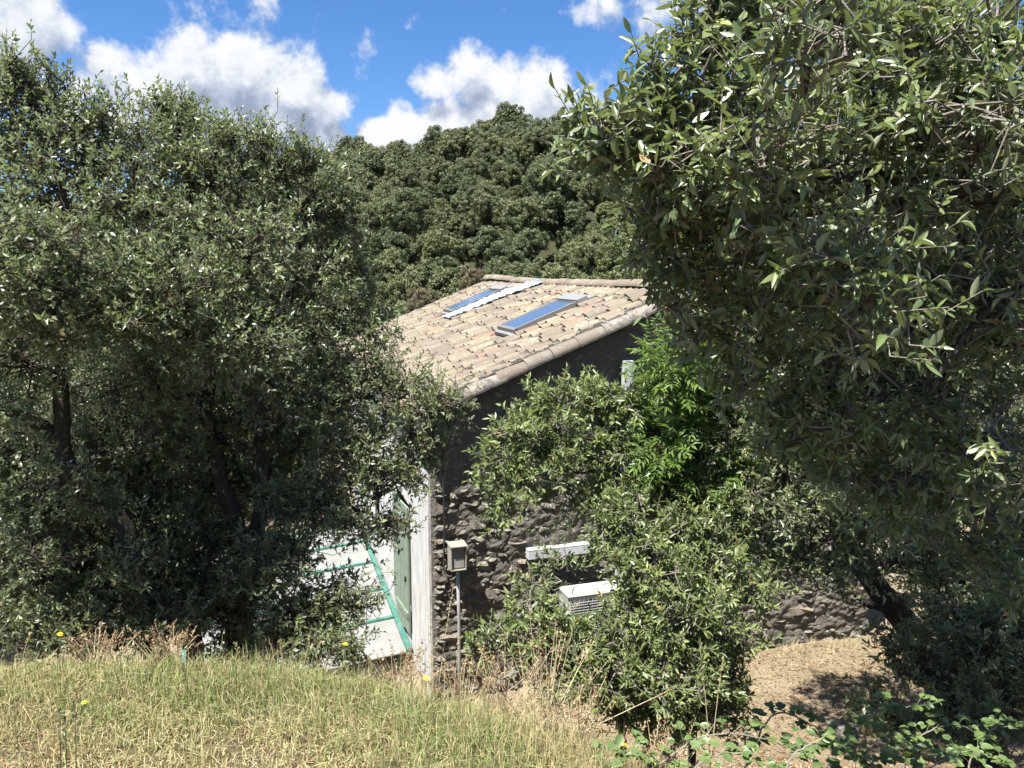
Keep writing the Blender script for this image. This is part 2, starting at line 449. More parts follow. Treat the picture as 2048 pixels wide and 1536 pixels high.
def nrm(a): return a / np.maximum(np.linalg.norm(a, axis=-1, keepdims=True), 1e-9)
def tube(pts, rad, sides=6, cap=True):
    P = np.asarray(pts, float); m = len(P)
    r = np.broadcast_to(np.asarray(rad, float), (m,))
    T = nrm(np.gradient(P, axis=0))
    ref = np.array([0, 0, 1.0]) if abs(T[0, 2]) < 0.8 else np.array([1.0, 0, 0])
    A = nrm(np.cross(T, ref)); B = np.cross(T, A)
    a = np.linspace(0, 2 * np.pi, sides, endpoint=False)
    V = P[:, None] + r[:, None, None] * (np.cos(a)[None, :, None] * A[:, None] + np.sin(a)[None, :, None] * B[:, None])
    i = np.arange(m - 1)[:, None] * sides; j = np.arange(sides)[None]; k = (j + 1) % sides
    Fq = np.stack([i + j, i + k, i + k + sides, i + j + sides], -1).reshape(-1, 4)
    V = V.reshape(-1, 3)
    Ft = []
    if cap:
        V = np.concatenate([V, P[:1], P[-1:]])
        c0, c1 = m * sides, m * sides + 1
        for q in range(sides):
            Ft.append((c0, (q + 1) % sides, q)); Ft.append((c1, (m - 1) * sides + q, (m - 1) * sides + (q + 1) % sides))
    return V, Fq, np.array(Ft, np.int64).reshape(-1, 3)

def smooth_path(pts, n=24, wob=0.0, rng=None):
    P = np.asarray(pts, float)
    if len(P) < 3: P = np.array([P[0], (P[0] + P[-1]) / 2, P[-1]])
    Q = np.concatenate([[2 * P[0] - P[1]], P, [2 * P[-1] - P[-2]]])
    t = np.linspace(0, len(P) - 1 - 1e-6, n); k = t.astype(int); u = (t - k)[:, None]
    a, b, c, d = Q[k], Q[k + 1], Q[k + 2], Q[k + 3]
    out = 0.5 * (2 * b + (c - a) * u + (2 * a - 5 * b + 4 * c - d) * u ** 2 + (3 * b - a - 3 * c + d) * u ** 3)
    if wob and rng is not None:
        out[1:-1] += np.cumsum(rng.normal(0, wob, (n - 2, 3)), 0) * 0.3 + rng.normal(0, wob, (n - 2, 3)) * 0.5
    return out

# -------- leaves
def leaf_template(kind):
    """a leaf along +Y, upper side +Z, length 1, half width 0.5: vertices and faces"""
    if kind == 'fine':
        sec = [(0.22, 0.72), (0.5, 1.0), (0.78, 0.62)]
    elif kind == 'round':
        sec = [(0.15, 0.75), (0.42, 1.0), (0.75, 0.72)]
    else:
        sec = [(0.45, 1.0)]
    V = [(0, 0, 0)]
    for t, w in sec:
        z = -0.16 * t * t
        V += [(-w / 2, t, z + 0.15 * w), (0, t, z), (w / 2, t, z + 0.15 * w)]
    V.append((0, 1, -0.16))
    k = len(sec); tip = 3 * k + 1
    T = [(0, 2, 1), (0, 3, 2)]
    Q = []
    for s_ in range(k - 1):
        a = 1 + 3 * s_; b = a + 3
        Q += [(a, a + 1, b + 1, b), (a + 1, a + 2, b + 2, b + 1)]
    a = 1 + 3 * (k - 1)
    T += [(a, a + 1, tip), (a + 1, a + 2, tip)]
    return np.array(V, float), np.array(T), np.array(Q).reshape(-1, 4)
TPL = {k: leaf_template(k) for k in ('fine', 'round', 'coarse')}

def put_leaves(mb, L, kind, mi=0):
    """L: dict of arrays pos, dir, nor, len, wid, tint"""
    V0, T, Q = TPL[kind]
    n = len(L['pos'])
    if n == 0: return
    side = np.cross(L['dir'], L['nor'])
    ln = L['len'][:, None, None]
    V = L['pos'][:, None] + ln * (V0[None, :, :1] * L['wid'][:, None, None] * side[:, None] + V0[None, :, 1:2] * L['dir'][:, None] + V0[None, :, 2:] * L['cur'][:, None, None] * L['nor'][:, None])
    k = len(V0); off = np.arange(n)[:, None, None] * k
    tint = np.repeat(L['tint'], k)
    base = mb.n
    mb.add(V.reshape(-1, 3), (T[None] + off).reshape(-1, 3), mi, tint)
    if len(Q): mb.f.append(((Q[None] + off).reshape(-1, 4) + base, mi))

def cat_leaves(Ls):
    return {k: np.concatenate([l[k] for l in Ls]) for k in Ls[0]}
def sub_leaves(L, idx): return {k: v[idx] for k, v in L.items()}

def shoots(B, D, Ln, k, rng, leaf_len, wid, a0=80, a1=28, tint=None, droop=0.12, t0=0.2):
    """leaves in a spiral round n shoots: bases B, directions D, lengths Ln, k leaves each"""
    n = len(B)
    ref = np.where(np.abs(D[:, 2:3]) < 0.9, np.array([[0, 0, 1.0]]), np.array([[1.0, 0, 0]]))
    E1 = nrm(np.cross(D, ref)); E2 = np.cross(D, E1)
    t = t0 + (1 - t0) * (np.arange(k)[None] + rng.uniform(0, 1, (n, k))) / k
    ph = np.arange(k)[None] * 2.4 + rng.uniform(0, 6.28, (n, 1)) + rng.normal(0, .35, (n, k))
    al = np.radians(a0 + (a1 - a0) * t + rng.normal(0, 13, (n, k)))
    rad = np.cos(ph)[..., None] * E1[:, None] + np.sin(ph)[..., None] * E2[:, None]
    dr = np.cos(al)[..., None] * D[:, None] + np.sin(al)[..., None] * rad
    dr[..., 2] -= droop * rng.uniform(0, 2, (n, k))
    dr = nrm(dr)
    want = D[:, None] + np.array([0, 0, 0.55]) + rng.normal(0, .5, (n, k, 3))
    no = want - (want * dr).sum(-1, keepdims=True) * dr
    no = nrm(no)
    pos = B[:, None] + D[:, None] * (Ln[:, None] * t)[..., None]
    ll = leaf_len * rng.uniform(0.45, 1.2, (n, k)) * (1.08 - 0.25 * t)
    if tint is None: tint = np.full(n, .45)
    tt = np.clip(tint[:, None] + rng.normal(0, .16, (n, k)) + 0.18 * (t - .5), 0, .9)
    tt = np.where(rng.uniform(0, 1, (n, k)) < 0.006, 1.0, tt)
    f = lambda a: a.reshape(n * k, *a.shape[2:])
    return dict(pos=f(pos), dir=f(dr), nor=f(no), len=f(ll), wid=f(wid * rng.uniform(.8, 1.2, (n, k))), tint=f(tt), cur=f(rng.uniform(-0.3, 1.6, (n, k))))

def stems(mb, A, Bp, r0, r1, mi):
    """many thin three sided stems from A to B"""
    A, Bp = np.asarray(A), np.asarray(Bp)
    n = len(A)
    if n == 0: return
    D = nrm(Bp - A)
    ref = np.where(np.abs(D[:, 2:3]) < 0.9, np.array([[0, 0, 1.0]]), np.array([[1.0, 0, 0]]))
    E1 = nrm(np.cross(D, ref)); E2 = np.cross(D, E1)
    a = np.arange(3) * 2.0944
    ring = np.cos(a)[None, :, None] * E1[:, None] + np.sin(a)[None, :, None] * E2[:, None]
    V = np.concatenate([A[:, None] + ring * np.reshape(r0, (-1, 1, 1)), Bp[:, None] + ring * np.reshape(r1, (-1, 1, 1))], 1)
    Fc = np.array([(0, 1, 4, 3), (1, 2, 5, 4), (2, 0, 3, 5)])
    mb.add(V.reshape(-1, 3), (Fc[None] + np.arange(n)[:, None, None] * 6).reshape(-1, 4), mi)

def in_frame(P, margin=0):
    y = P[:, 1] * _c - P[:, 2] * _s; z = P[:, 1] * _s + P[:, 2] * _c
    px = 1024 + F_PX * P[:, 0] / y; py = 768 - F_PX * z / y
    return (y > 0.1) & (px > -margin) & (px < 2048 + margin) & (py > -margin) & (py < 1536 + margin)

def single_leaves(L, kind, mat, parent, count, name='leaf'):
    """the leaves that show largest become objects of their own; gives back the rest"""
    d = np.linalg.norm(L['pos'], axis=1)
    score = L['len'] / d * np.abs((L['nor'] * nrm(L['pos'])).sum(1) * 0.7 + 0.3)
    score = np.where(in_frame(L['pos']), score, 0)
    # a leaf behind many others shows less: prefer those nearest within their part of the view
    key = np.floor(L['pos'][:, 0] / L['pos'][:, 1] * 26).astype(int) * 1000 + np.floor(L['pos'][:, 2] / L['pos'][:, 1] * 26).astype(int)
    best = {}
    for kx in np.unique(key): best[kx] = d[key == kx].min()
    near = np.array([best[kx] for kx in key])
    score = score * np.exp(-(d - near) * 5.0)
    idx = np.argsort(-score)[:count]
    idx = idx[score[idx] > 0]
    V0, T, Q = TPL[kind]
    var = []
    for q in range(6):
        m = MB(); m.add(V0, T, 0, 0.12 + 0.15 * q); m.f.append((Q, 0)) if len(Q) else None
        var.append(m.mesh(name, [mat], smooth=(kind != 'coarse')))
    for i in idx:
        q = int(np.clip((L['tint'][i] - .05) / .15, 0, 5))
        o = bpy.data.objects.new(name, var[q]); COL.objects.link(o); o.parent = parent
        dr, no = L['dir'][i], L['nor'][i]; sd = np.cross(dr, no); ln = L['len'][i]
        mt = np.eye(4); mt[:3, 0] = sd * ln * L['wid'][i]; mt[:3, 1] = dr * ln; mt[:3, 2] = no * ln * max(.15, abs(L['cur'][i])); mt[:3, 3] = L['pos'][i]
        o.matrix_local = Matrix(mt.tolist())
    keep = np.ones(len(d), bool); keep[idx] = False
    return sub_leaves(L, keep)

# ------------------------------------------------------------------ terrain
HOUSE_AZ, HOUSE_O = 0.3068, np.array([-1.0705, 10.0, -5.8])
HU = np.array([math.cos(HOUSE_AZ), math.sin(HOUSE_AZ)]); HV = np.array([-HU[1], HU[0]])
def sstep(x, a, b):
    t = np.clip((x - a) / (b - a), 0, 1); return t * t * (3 - 2 * t)
def ground_z(X, Y):
    X, Y = np.asarray(X, float), np.asarray(Y, float)
    yc = np.interp(X, [-6, -2, -.9, -.55, -.25, .1, .5, 1.2, 4], [3.35, 2.97, 2.98, 2.86, 2.66, 2.46, 2.2, 1.8, 1.4])
    s = np.maximum(0, Y - yc + .12)
    slope = np.interp(X, [-3, -0.6, 0.4, 3], [.74, .76, .66, .60])
    z = -1.6 - slope * (np.sqrt(s * s + .05) - math.sqrt(.05))
    a = (X + 1.0705) * HU[0] + (Y - 10) * HU[1]
    floor = -5.8 - 2.5 * sstep(-a, .05, 1.2) + np.where(a > 5, -0.03 * (a - 5), 0)
    d = z - floor
    z = floor + 0.5 * (d + np.sqrt(d * d + .03))
    valley = -2.2 * sstep(Y, 20, 40)
    hh = np.interp(X / np.maximum(Y, 10), [-1, -.55, -.3, -.2, -.12, -.05, .02, .12, .25, .6, 1], [5.2, 7.2, 11.0, 11.4, 12.7, 15.3, 16.5, 16.5, 16.0, 14.8, 12.5])
    hill = (hh + 8.0) * sstep(Y, 30, 122) ** 0.9
    back = -14 * sstep(Y, 130, 330)
    rough = .05 * np.sin(X * 1.7 + .3 * Y) * np.sin(Y * 1.3) * sstep(Y, 12, 20) + .6 * np.sin(X * .21 + 1) * np.sin(Y * .17) * sstep(Y, 30, 60) + .02 * np.sin(X * 3.1) * np.sin(Y * 4.3 + 1)
    return z + valley + hill + back + rough

def build_ground():
    gx = np.concatenate([np.linspace(-420, -32, 26), np.linspace(-30, -8.5, 30), np.linspace(-8, 8, 150), np.linspace(8.5, 30, 30), np.linspace(32, 420, 26)])
    gy = np.concatenate([np.linspace(-60, -2.5, 14), np.linspace(-2, 14, 170), np.linspace(14.4, 40, 50), np.linspace(42, 140, 50), np.linspace(150, 600, 20)])
    X, Y = np.meshgrid(gx, gy)
    V = np.stack([X, Y, ground_z(X, Y)], -1).reshape(-1, 3)
    nx, ny = len(gx), len(gy)
    i = np.arange(ny - 1)[:, None] * nx; j = np.arange(nx - 1)[None]
    Fq = np.stack([i + j, i + j + 1, i + j + nx + 1, i + j + nx], -1).reshape(-1, 4)
    m = MB(); m.add(V, Fq)
    m.build('ground', M['ground'], kind='structure', smooth=True)
build_ground()

# ------------------------------------------------------------------ house
house = thing('stone_house', 'stone gabled house with a faded clay tile roof and two skylights', 'house', HOUSE_O)
house['local_space'] = 1
house.rotation_euler = (0, 0, HOUSE_AZ)
W_, L_, ZE, TH = 7.18, 9.66, 4.195, math.atan(0.402)
ZR = ZE + W_ / 2 * 0.402
rng = np.random.default_rng(5)
ct, st_ = math.cos(TH), math.sin(TH)
SLAB = 0.13     # the structural plane of the roof lies this far below the tile tops

def build_house():
    # gable walls, side walls (local: x along the gable, y along the eaves, z up)
    def gable(y0, y1, name, mat):
        zb = -3.2; e = ZE - SLAB - .03; r = ZR - SLAB - .03
        P = [(0, zb), (W_, zb), (W_, e), (W_ / 2, r), (0, e)]
        V = [(x, y0, z) for x, z in P] + [(x, y1, z) for x, z in P]
        m = MB(); m.add(V, [(1, 0, 5, 6), (2, 1, 6, 7), (3, 2, 7, 8), (4, 3, 8, 9), (0, 4, 9, 5)])
        m.f.append((np.array([(0, 1, 2, 3, 4)]), 0)); m.f.append((np.array([(9, 8, 7, 6, 5)]), 0))
        return m.build(name, mat, house)
    gw = gable(0.0, 0.4, 'gable_wall', M['mortar'])
    gable(L_ - .4, L_, 'gable_wall', M['mortar'])
    # left wall in pieces round the window openings
    opens = [(1.35, 2.95, .35, 2.35), (5.2, 6.4, 1.0, 2.3)]
    m = MB()
    ys = [-.004] + [q for o in opens for q in o[:2]] + [L_ - .402]
    for k in range(0, len(ys), 2): m.box((-.03, ys[k], -3.2), (.3, ys[k + 1], ZE - SLAB - .06))
    for y0, y1, z0, z1 in opens:
        m.box((-.03, y0, -3.2), (.3, y1, z0)); m.box((-.03, y0, z1), (.3, y1, ZE - SLAB - .06))
    m.build('side_wall', M['plaster'], house)
    m = MB(); m.box((W_ - .3, .402, -3.2), (W_ + .03, L_ - .402, ZE - SLAB - .06)); m.build('side_wall', M['plaster'], house)
    for y0, y1, z0, z1 in opens:
        m = MB(); t = .05
        m.box((.10, y0, z0), (.16, y0 + t, z1)); m.box((.10, y1 - t, z0), (.16, y1, z1)); m.box((.10, y0 + t, z0), (.16, y1 - t, z0 + t)); m.box((.10, y0 + t, z1 - t), (.16, y1 - t, z1))
        m.box((.10, (y0 + y1) / 2 - .03, z0 + t), (.16, (y0 + y1) / 2 + .03, z1 - t))
        wn = m.build('window', M['door_wood'], house)
        for q in (0, 1):
            a_, b_ = (y0 + t, (y0 + y1) / 2 - .03) if q == 0 else ((y0 + y1) / 2 + .03, y1 - t)
            m = MB(); m.box((.12, a_, z0 + t), (.14, b_, z1 - t)); m.build('pane', M['window_glass'], wn)
    # open green shutters of vertical boards, folded back against the wall or standing ajar
    for hy, ang, z0, z1, wdt in ((1.36, 5, .36, 2.34, .70), (2.95, 175, .36, 2.34, .74), (5.2, 172, 1.0, 2.3, .58), (6.4, 8, 1.0, 2.3, .58)):
        sh = bpy.data.objects.new('shutter', None); COL.objects.link(sh); sh.parent = house
        sh.location = (-.045, hy, z0); sh.rotation_euler = (0, 0, R(ang))
        n = 6
        for q in range(n):
            m = MB(); m.box((-.033 + .003 * (q % 2), q * wdt / n + .004, 0), (0, (q + 1) * wdt / n - .004, z1 - z0))
            m.build('board', M['green_wood'], None, bevel=.004).parent = sh
        for zz in (.25, (z1 - z0) - .3):
            m = MB(); m.box((-.058, .01, zz), (-.034, wdt - .01, zz + .09)); m.build('batten', M['green_wood'], None).parent = sh
        m = MB(); m.box((-.062, .1, .8), (-.036, .14, .83)); m.box((-.062, .1, .8), (-.036, .112, .88)); m.build('latch', M['black'], None).parent = sh
    # ---- rubble stones of the near gable
    def stone_mesh(seed):
        r = np.random.default_rng(seed)
        nx, nz = 5, 4
        gx, gz = np.meshgrid(np.linspace(-.5, .5, nx), np.linspace(-.5, .5, nz))
        edge = np.maximum(np.abs(gx), np.abs(gz)) > .49
        corner = (np.abs(gx) > .49) & (np.abs(gz) > .49)
        dep = np.where(edge, -.35, -1.0) * r.uniform(.45, 1.35, gx.shape)
        dep = np.where(corner, -.05, dep)
        X = gx + r.normal(0, .075, gx.shape); Z = gz + r.normal(0, .10, gx.shape)
        X = np.where(corner, X * r.uniform(.72, .95), X); Z = np.where(corner, Z * r.uniform(.75, .95), Z)
        V = np.stack([X, dep, Z], -1).reshape(-1, 3)
        Fq = [(j * nx + i, j * nx + i + 1, (j + 1) * nx + i + 1, (j + 1) * nx + i) for j in range(nz - 1) for i in range(nx - 1)]
        ring = [i for i in range(nx)] + [j * nx + nx - 1 for j in range(1, nz)] + [(nz - 1) * nx + i for i in range(nx - 2, -1, -1)] + [j * nx for j in range(nz - 2, 0, -1)]
        V2 = V[ring].copy(); V2[:, 1] = .6
        Fs = [(ring[q], len(V) + q, len(V) + (q + 1) % len(ring), ring[(q + 1) % len(ring)]) for q in range(len(ring))]
        return np.concatenate([V, V2]), np.array(Fq), np.array(Fs)
    def vnoise(x, y, seed):
        t = np.random.default_rng(seed).uniform(0, 1, (64, 64))
        xi, yi = np.floor(x).astype(int), np.floor(y).astype(int); fx, fy = x - xi, y - yi
        fx, fy = fx * fx * (3 - 2 * fx), fy * fy * (3 - 2 * fy)
        g_ = lambda a, b: t[a % 64, b % 64]
        return (g_(xi, yi) * (1 - fx) + g_(xi + 1, yi) * fx) * (1 - fy) + (g_(xi, yi + 1) * (1 - fx) + g_(xi + 1, yi + 1) * fx) * fy
    nx_, nz_ = 250, 180
    gx_ = np.linspace(.002, W_, nx_); tt_ = np.linspace(0, 1, nz_)
    Xg, Tg = np.meshgrid(gx_, tt_)
    topz = ZE + .402 * np.minimum(Xg, W_ - Xg) - SLAB - .08
    Zg = -.7 + Tg * (topz + .7)
    rel = .6 * vnoise(Xg * 3.2, Zg * 7.5, 1) + .5 * vnoise(Xg * 7.5, Zg * 15, 2) + .35 * vnoise(Xg * 17, Zg * 30, 3)
    rel = np.clip(rel - .35, 0, 1) * .085 * (1 - .6 * sstep(Zg, 2.9, 3.6)) * sstep(Xg, 0, .06)
    m = MB(); V = np.stack([Xg, -.004 - rel, Zg], -1).reshape(-1, 3)
    i = np.arange(nz_ - 1)[:, None] * nx_; j = np.arange(nx_ - 1)[None]
    m.add(V, np.stack([i + j, i + j + 1, i + j + nx_ + 1, i + j + nx_], -1).reshape(-1, 4))
    o = m.build('rough_face', M['mortar'], None, smooth=False); o.parent = gw
    SV = [stone_mesh(100 + q) for q in range(10)]
    me = []
    for V, Fq, Fs in SV:
        m = MB(); m.add(V, Fq); m.f.append((Fs, 0)); me.append(m.mesh('stone', [M['stone']]))
    stones = []
    z = -.6
    while z < ZR - .3:
        h = rng.uniform(.055, .155)
        x = .03
        while x < W_:
            w = h * rng.uniform(1.1, 3.2)
            xc = x + w / 2
            top = ZE + .402 * (xc if xc < W_ / 2 else W_ - xc) - SLAB - .16
            zc = z + h / 2 + rng.normal(0, .035)
            if zc + h / 2 < top and x + w < W_ + .02:
                upper = sstep(zc, 2.9, 3.6)
                stones.append((xc, zc, w * rng.uniform(.7, 1.1), h * rng.uniform(.6, 1.3), rng.uniform(.015, .075) * (1 - .72 * upper), rng.normal(0, .14), int(rng.integers(10)), rng.uniform()))
            x += w
        z += h * .97
    stones = [s_ for s_ in stones if not (2.52 < s_[0] < 2.9 and s_[1] > 3.4 and s_[4] > .03)]
    def prio(s_):
        x, zc = s_[0], s_[1]
        p = 0.0
        if x < .85 and -.2 < zc < 3.6: p = 3 - .1 * abs(zc - 2)
        elif x < 2.7 and 1.2 < zc < 3.4: p = 2 - .3 * (x - .85)
        elif x > 4.6 and -.4 < zc < .9: p = 1.8
        return p + .1 * s_[2]
    order = sorted(range(len(stones)), key=lambda q: -prio(stones[q]))
    rest = MB()
    for rank, q in enumerate(order):
        xc, zc, w, h, d, rot, k, tn = stones[q]
        c, s_ = math.cos(rot), math.sin(rot)
        if rank < 300:
            o = bpy.data.objects.new('stone', me[k]); COL.objects.link(o); o.parent = gw
            o.location = (xc, 0, zc); o.rotation_euler = (0, rot, 0); o.scale = (w, d, h)
        else:
            V, Fq, Fs = SV[k]
            V = V * np.array([w, d, h])
            V = np.stack([V[:, 0] * c + V[:, 2] * s_ + xc, V[:, 1], -V[:, 0] * s_ + V[:, 2] * c + zc], -1)
            b0 = rest.n; rest.add(V, Fq, 0, tn); rest.f.append((Fs + b0, 0))
    o = bpy.data.objects.new('rubble_stones', rest.mesh('rubble_stones', [M['stone']])); COL.objects.link(o); o.parent = gw; o['kind'] = 'stuff'

    # ---- roof
    roof = MB()
    ov = .30
    for sgn in (1, -1):
        x0 = -ov if sgn == 1 else W_ + ov
        z0 = ZE - ov * .402
        P = []
        for yy in (-.17, L_ + .17):
            P += [(x0, yy, z0 - SLAB - .05), (W_ / 2, yy, ZR - SLAB - .05), (W_ / 2, yy, ZR - SLAB), (x0, yy, z0 - SLAB)]
        V = P
        fs = [(0, 1, 2, 3), (7, 6, 5, 4), (0, 4, 5, 1), (3, 2, 6, 7), (0, 3, 7, 4)]
        roof.add(V, fs if sgn == 1 else [f[::-1] for f in fs], 0)
    roof_o = roof.build('roof', [M['mortar']], house)

    def arch(length, r0, r1, seg=6, th=.014, flip=False, span=180):
        """tile along +X (up the slope), open below; r0 at the lower end"""
        an = np.radians(np.linspace(90 - span / 2, 90 + span / 2, seg + 1))
        V, Fq = [], []
        for x, r in ((0, r0), (length, r1)):
            for rr in (r, r - th):
                V += [(x, rr * math.cos(a), rr * math.sin(a) * .82) for a in an]
        n = seg + 1
        for i in range(seg):
            Fq += [(i, i + 1, 2 * n + i + 1, 2 * n + i), (n + i + 1, n + i, 3 * n + i, 3 * n + i + 1), (i + 1, i, n + i, n + i + 1)]
        Fq += [(0, 2 * n, 3 * n, n), (seg, n + seg, 3 * n + seg, 2 * n + seg)]
        V = np.array(V)
        return V, np.array(Fq)
    cov = arch(.46, .098, .080)
    cmesh = []
    for mt in TILES:
        m = MB(); m.add(*cov); cmesh.append(m.mesh('tile', [mt], smooth=False))
    # roof frame: X up the slope, Y along eaves, Z normal, for the left slope
    base = Vector((0, 0, ZE))
    sx, nzv = Vector((ct, 0, st_)), Vector((-st_, 0, ct))
    def roof_mat(q, y, lift, pitch=0.0, yaw=0.0, roll=0.0, side=1):
        mt = Matrix.Rotation(yaw, 4, 'Z') @ Matrix.Rotation(-pitch, 4, 'Y') @ Matrix.Rotation(roll, 4, 'X')
        if side == 1: f = Matrix(((sx.x, 0, nzv.x, 0), (0, 1, 0, y), (sx.z, 0, nzv.z, ZE), (0, 0, 0, 1)))
        else: f = Matrix(((-sx.x, 0, -nzv.x, W_), (0, -1, 0, y), (sx.z, 0, nzv.z, ZE), (0, 0, 0, 1)))
        return f @ Matrix.Translation((q, 0, lift)) @ mt
    QR = W_ / 2 / ct
    SK = [(1.80, 2.70, 1.88, 3.08), (6.62, 7.50, 2.05, 3.27)]     # y0, y1, q0, q1 of the skylights
    q0 = -ov / ct
    ncol = 47; sp = (L_ + .10) / ncol
    courses = int(math.ceil((QR - q0) / .365))
    pal = np.array([.30, .09, .24, .13, .18, .01, .05])
    tiles = []
    for ci in range(ncol):
        y = .02 + sp * (ci + .5) - .05
        shift = rng.uniform(-.09, .09)
        for ri in range(courses):
            q = q0 + ri * .365 + (shift if ri else 0)
            if q > QR - .16: continue
            q = min(q, QR - .44)
            if any(a - .03 < y < b + .03 and c - .28 < q + .2 < d + .30 - .06 for a, b, c, d in SK): continue
            k = int(rng.choice(7, p=pal))
            tiles.append([y, q, k, ci, ri])
    for oy, oq in ((7.15, 1.91), (7.0, 1.75), (2.61, 1.70), (1.62, 2.10), (1.29, 3.04), (.82, 2.6)):
        j = min(range(len(tiles)), key=lambda t: (tiles[t][0] - oy) ** 2 + (tiles[t][1] + .2 - oq) ** 2); tiles[j][2] = 5
    for oy, oq in ((2.9, 2.6), (3.1, 2.4), (3.3, 2.2), (2.9, 2.2), (.6, .5), (.8, .2), (1.0, .6), (3.2, 3.3), (3.0, 3.4), (3.4, 3.1)):
        j = min(range(len(tiles)), key=lambda t: (tiles[t][0] - oy) ** 2 + (tiles[t][1] + .2 - oq) ** 2); tiles[j][2] = 1
    world_pos = lambda y, q: HOUSE_O + np.array([*(q * ct * HU + y * HV), ZE + q * st_])
    dist = [np.linalg.norm(world_pos(t[0], t[1])) - (0.0 if t[1] > -.2 else -2.0) for t in tiles]
    order = np.argsort(dist)
    rest = MB()
    def add_to(mb, V, Fq, mt, mi):
        A = np.array(mt); mb.add(V @ A[:3, :3].T + A[:3, 3], Fq, mi)
    for rank, j in enumerate(order):
        y, q, k, ci, ri = tiles[j]
        mt = roof_mat(q + rng.normal(0, .012), y + rng.normal(0, .007), -.092 + rng.normal(0, .006), -.046 + rng.normal(0, .012), rng.normal(0, .022), rng.normal(0, .04))
        if rank < 300:
            o = bpy.data.objects.new('tile', cmesh[k]); COL.objects.link(o); o.parent = roof_o; o.matrix_local = mt
        else: add_to(rest, cov[0], cov[1], mt, k)
    # pans between the covers, and the whole far slope, stay one mass
    pan = arch(.46, .092, .100)
    pv = pan[0].copy(); pv[:, 2] *= -1
    pf = pan[1][:, ::-1]
    for ci in range(ncol + 1):
        y = .02 + sp * ci - .05
        for ri in range(courses):
            q = min(q0 + ri * .365 - .02, QR - .44)
            if any(a - .05 < y < b + .05 and c - .2 < q + .2 < d + .25 for a, b, c, d in SK): continue
            add_to(rest, pv, pf, roof_mat(q, y, -.035 + rng.normal(0, .003), -.028, rng.normal(0, .015)), int(rng.choice([2, 4, 6])))
    for ci in range(ncol):
        y = .02 + sp * (ci + .5) - .05
        for ri in range(courses):
            q = min(q0 + ri * .365, QR - .44)
            add_to(rest, cov[0], cov[1], roof_mat(q, y, -.088, -.028, rng.normal(0, .02), 0, -1), int(rng.choice(7, p=pal)))
            add_to(rest, pv, pf, roof_mat(q, y + sp / 2, -.035, -.028, 0, 0, -1), 2)
    o = bpy.data.objects.new('clay_tiles', rest.mesh('clay_tiles', TILES)); COL.objects.link(o); o.parent = roof_o; o['kind'] = 'stuff'
    # verge tiles along both gables
    verge = arch(.50, .132, .112, 12, .018, span=205)
    vm = [MB(), MB()]
    vmesh = []
    for mt_ in (VERGE, TILES[6], TILES[4]):
        m = MB(); m.add(*verge); vmesh.append(m.mesh('verge_tile', [mt_], smooth=False))
    for y, side in ((-.155, 1), (L_ + .155, 1), (-.155, -1)):
        q = q0 + .01
        while q < QR - .1:
            o = bpy.data.objects.new('verge_tile', vmesh[int(rng.choice(3, p=[.6, .25, .15]))]); COL.objects.link(o); o.parent = roof_o
            o.matrix_local = roof_mat(min(q + rng.normal(0, .012), QR - .47), y + rng.normal(0, .005), -.135 + rng.normal(0, .004), -.02, rng.normal(0, .012), 0, side)
            q += .40
    # the mossy mortar seam beside the verge
    m = MB()
    qs = np.linspace(q0 + .03, QR - .05, 60)
    for k in range(59):
        if rng.uniform() < .8:
            A = np.array(roof_mat(qs[k], -.045 + rng.normal(0, .01), -.06 + rng.normal(0, .008)))
            V = np.array([(0, -.03, -.05), (.08, -.03, -.05), (.08, .03, -.05), (0, .03, -.05), (.01, -.02, .035), (.07, -.02, .03), (.07, .02, .035), (.01, .02, .03)]) * np.array([1, 1, rng.uniform(.7, 1.3)])
            m.add(V @ A[:3, :3].T + A[:3, 3], BOXF)
    m.build('mortar_seam', M['mortar'], None, kind='stuff').parent = roof_o
    # ridge tiles
    rd = arch(.46, .130, .122, 12, .008)
    rmesh = []
    for mt_ in (TILES[0], TILES[2], TILES[6], TILES[3], M['blue_tile']):
        m = MB(); m.add(*rd); rmesh.append(m.mesh('ridge_tile', [mt_], smooth=False))
    y = L_ + .16
    while y > .1:
        k = 4 if abs(y - .2 - 6.0) < .18 else int(rng.choice(4, p=[.35, .3, .2, .15]))
        o = bpy.data.objects.new('ridge_tile', rmesh[k]); COL.objects.link(o); o.parent = roof_o
        zz = ZR - .085 + .06 * sstep(y, 6, 9.6) + rng.normal(0, .006) + .03 * (1 - sstep(y, 0, 3))
        o.matrix_local = Matrix.Translation((W_ / 2, y, zz)) @ Matrix.Rotation(-math.pi / 2 + rng.normal(0, .02), 4, 'Z') @ Matrix.Rotation(rng.normal(.004, .006), 4, 'Y')
        y -= .375
    # skylights
    for i_, (y0, y1, a0, a1) in enumerate(SK):
        sk = bpy.data.objects.new('skylight', None); COL.objects.link(sk); sk.parent = house
        sk.matrix_local = roof_mat(0, 0, 0)
        sk['label'] = ('nearer skylight, bare tiles on both sides', 'farther skylight beside the silver flashing')[i_]
        def bx(name, lo, hi, mat, bev=.004):
            m = MB(); m.box(lo, hi); o = m.build(name, mat, None, bevel=bev); o.parent = sk; return o
        t = .05
        bx('frame_side', (a0, y0, -.12), (a1, y0 + t, .022), M['frame']); bx('frame_side', (a0, y1 - t, -.12), (a1, y1, .022), M['frame'])
        bx('frame_bottom', (a0 - .03, y0, -.12), (a0 + t * .8, y1, .018), M['frame']); bx('hood', (a1 - .09, y0 - .02, -.12), (a1 + .10, y1 + .02, .045), M['zinc'])
        bx('glass', (a0 + .03, y0 + .04, -.02), (a1 - .08, y1 - .04, .012), M['glass'], .002)
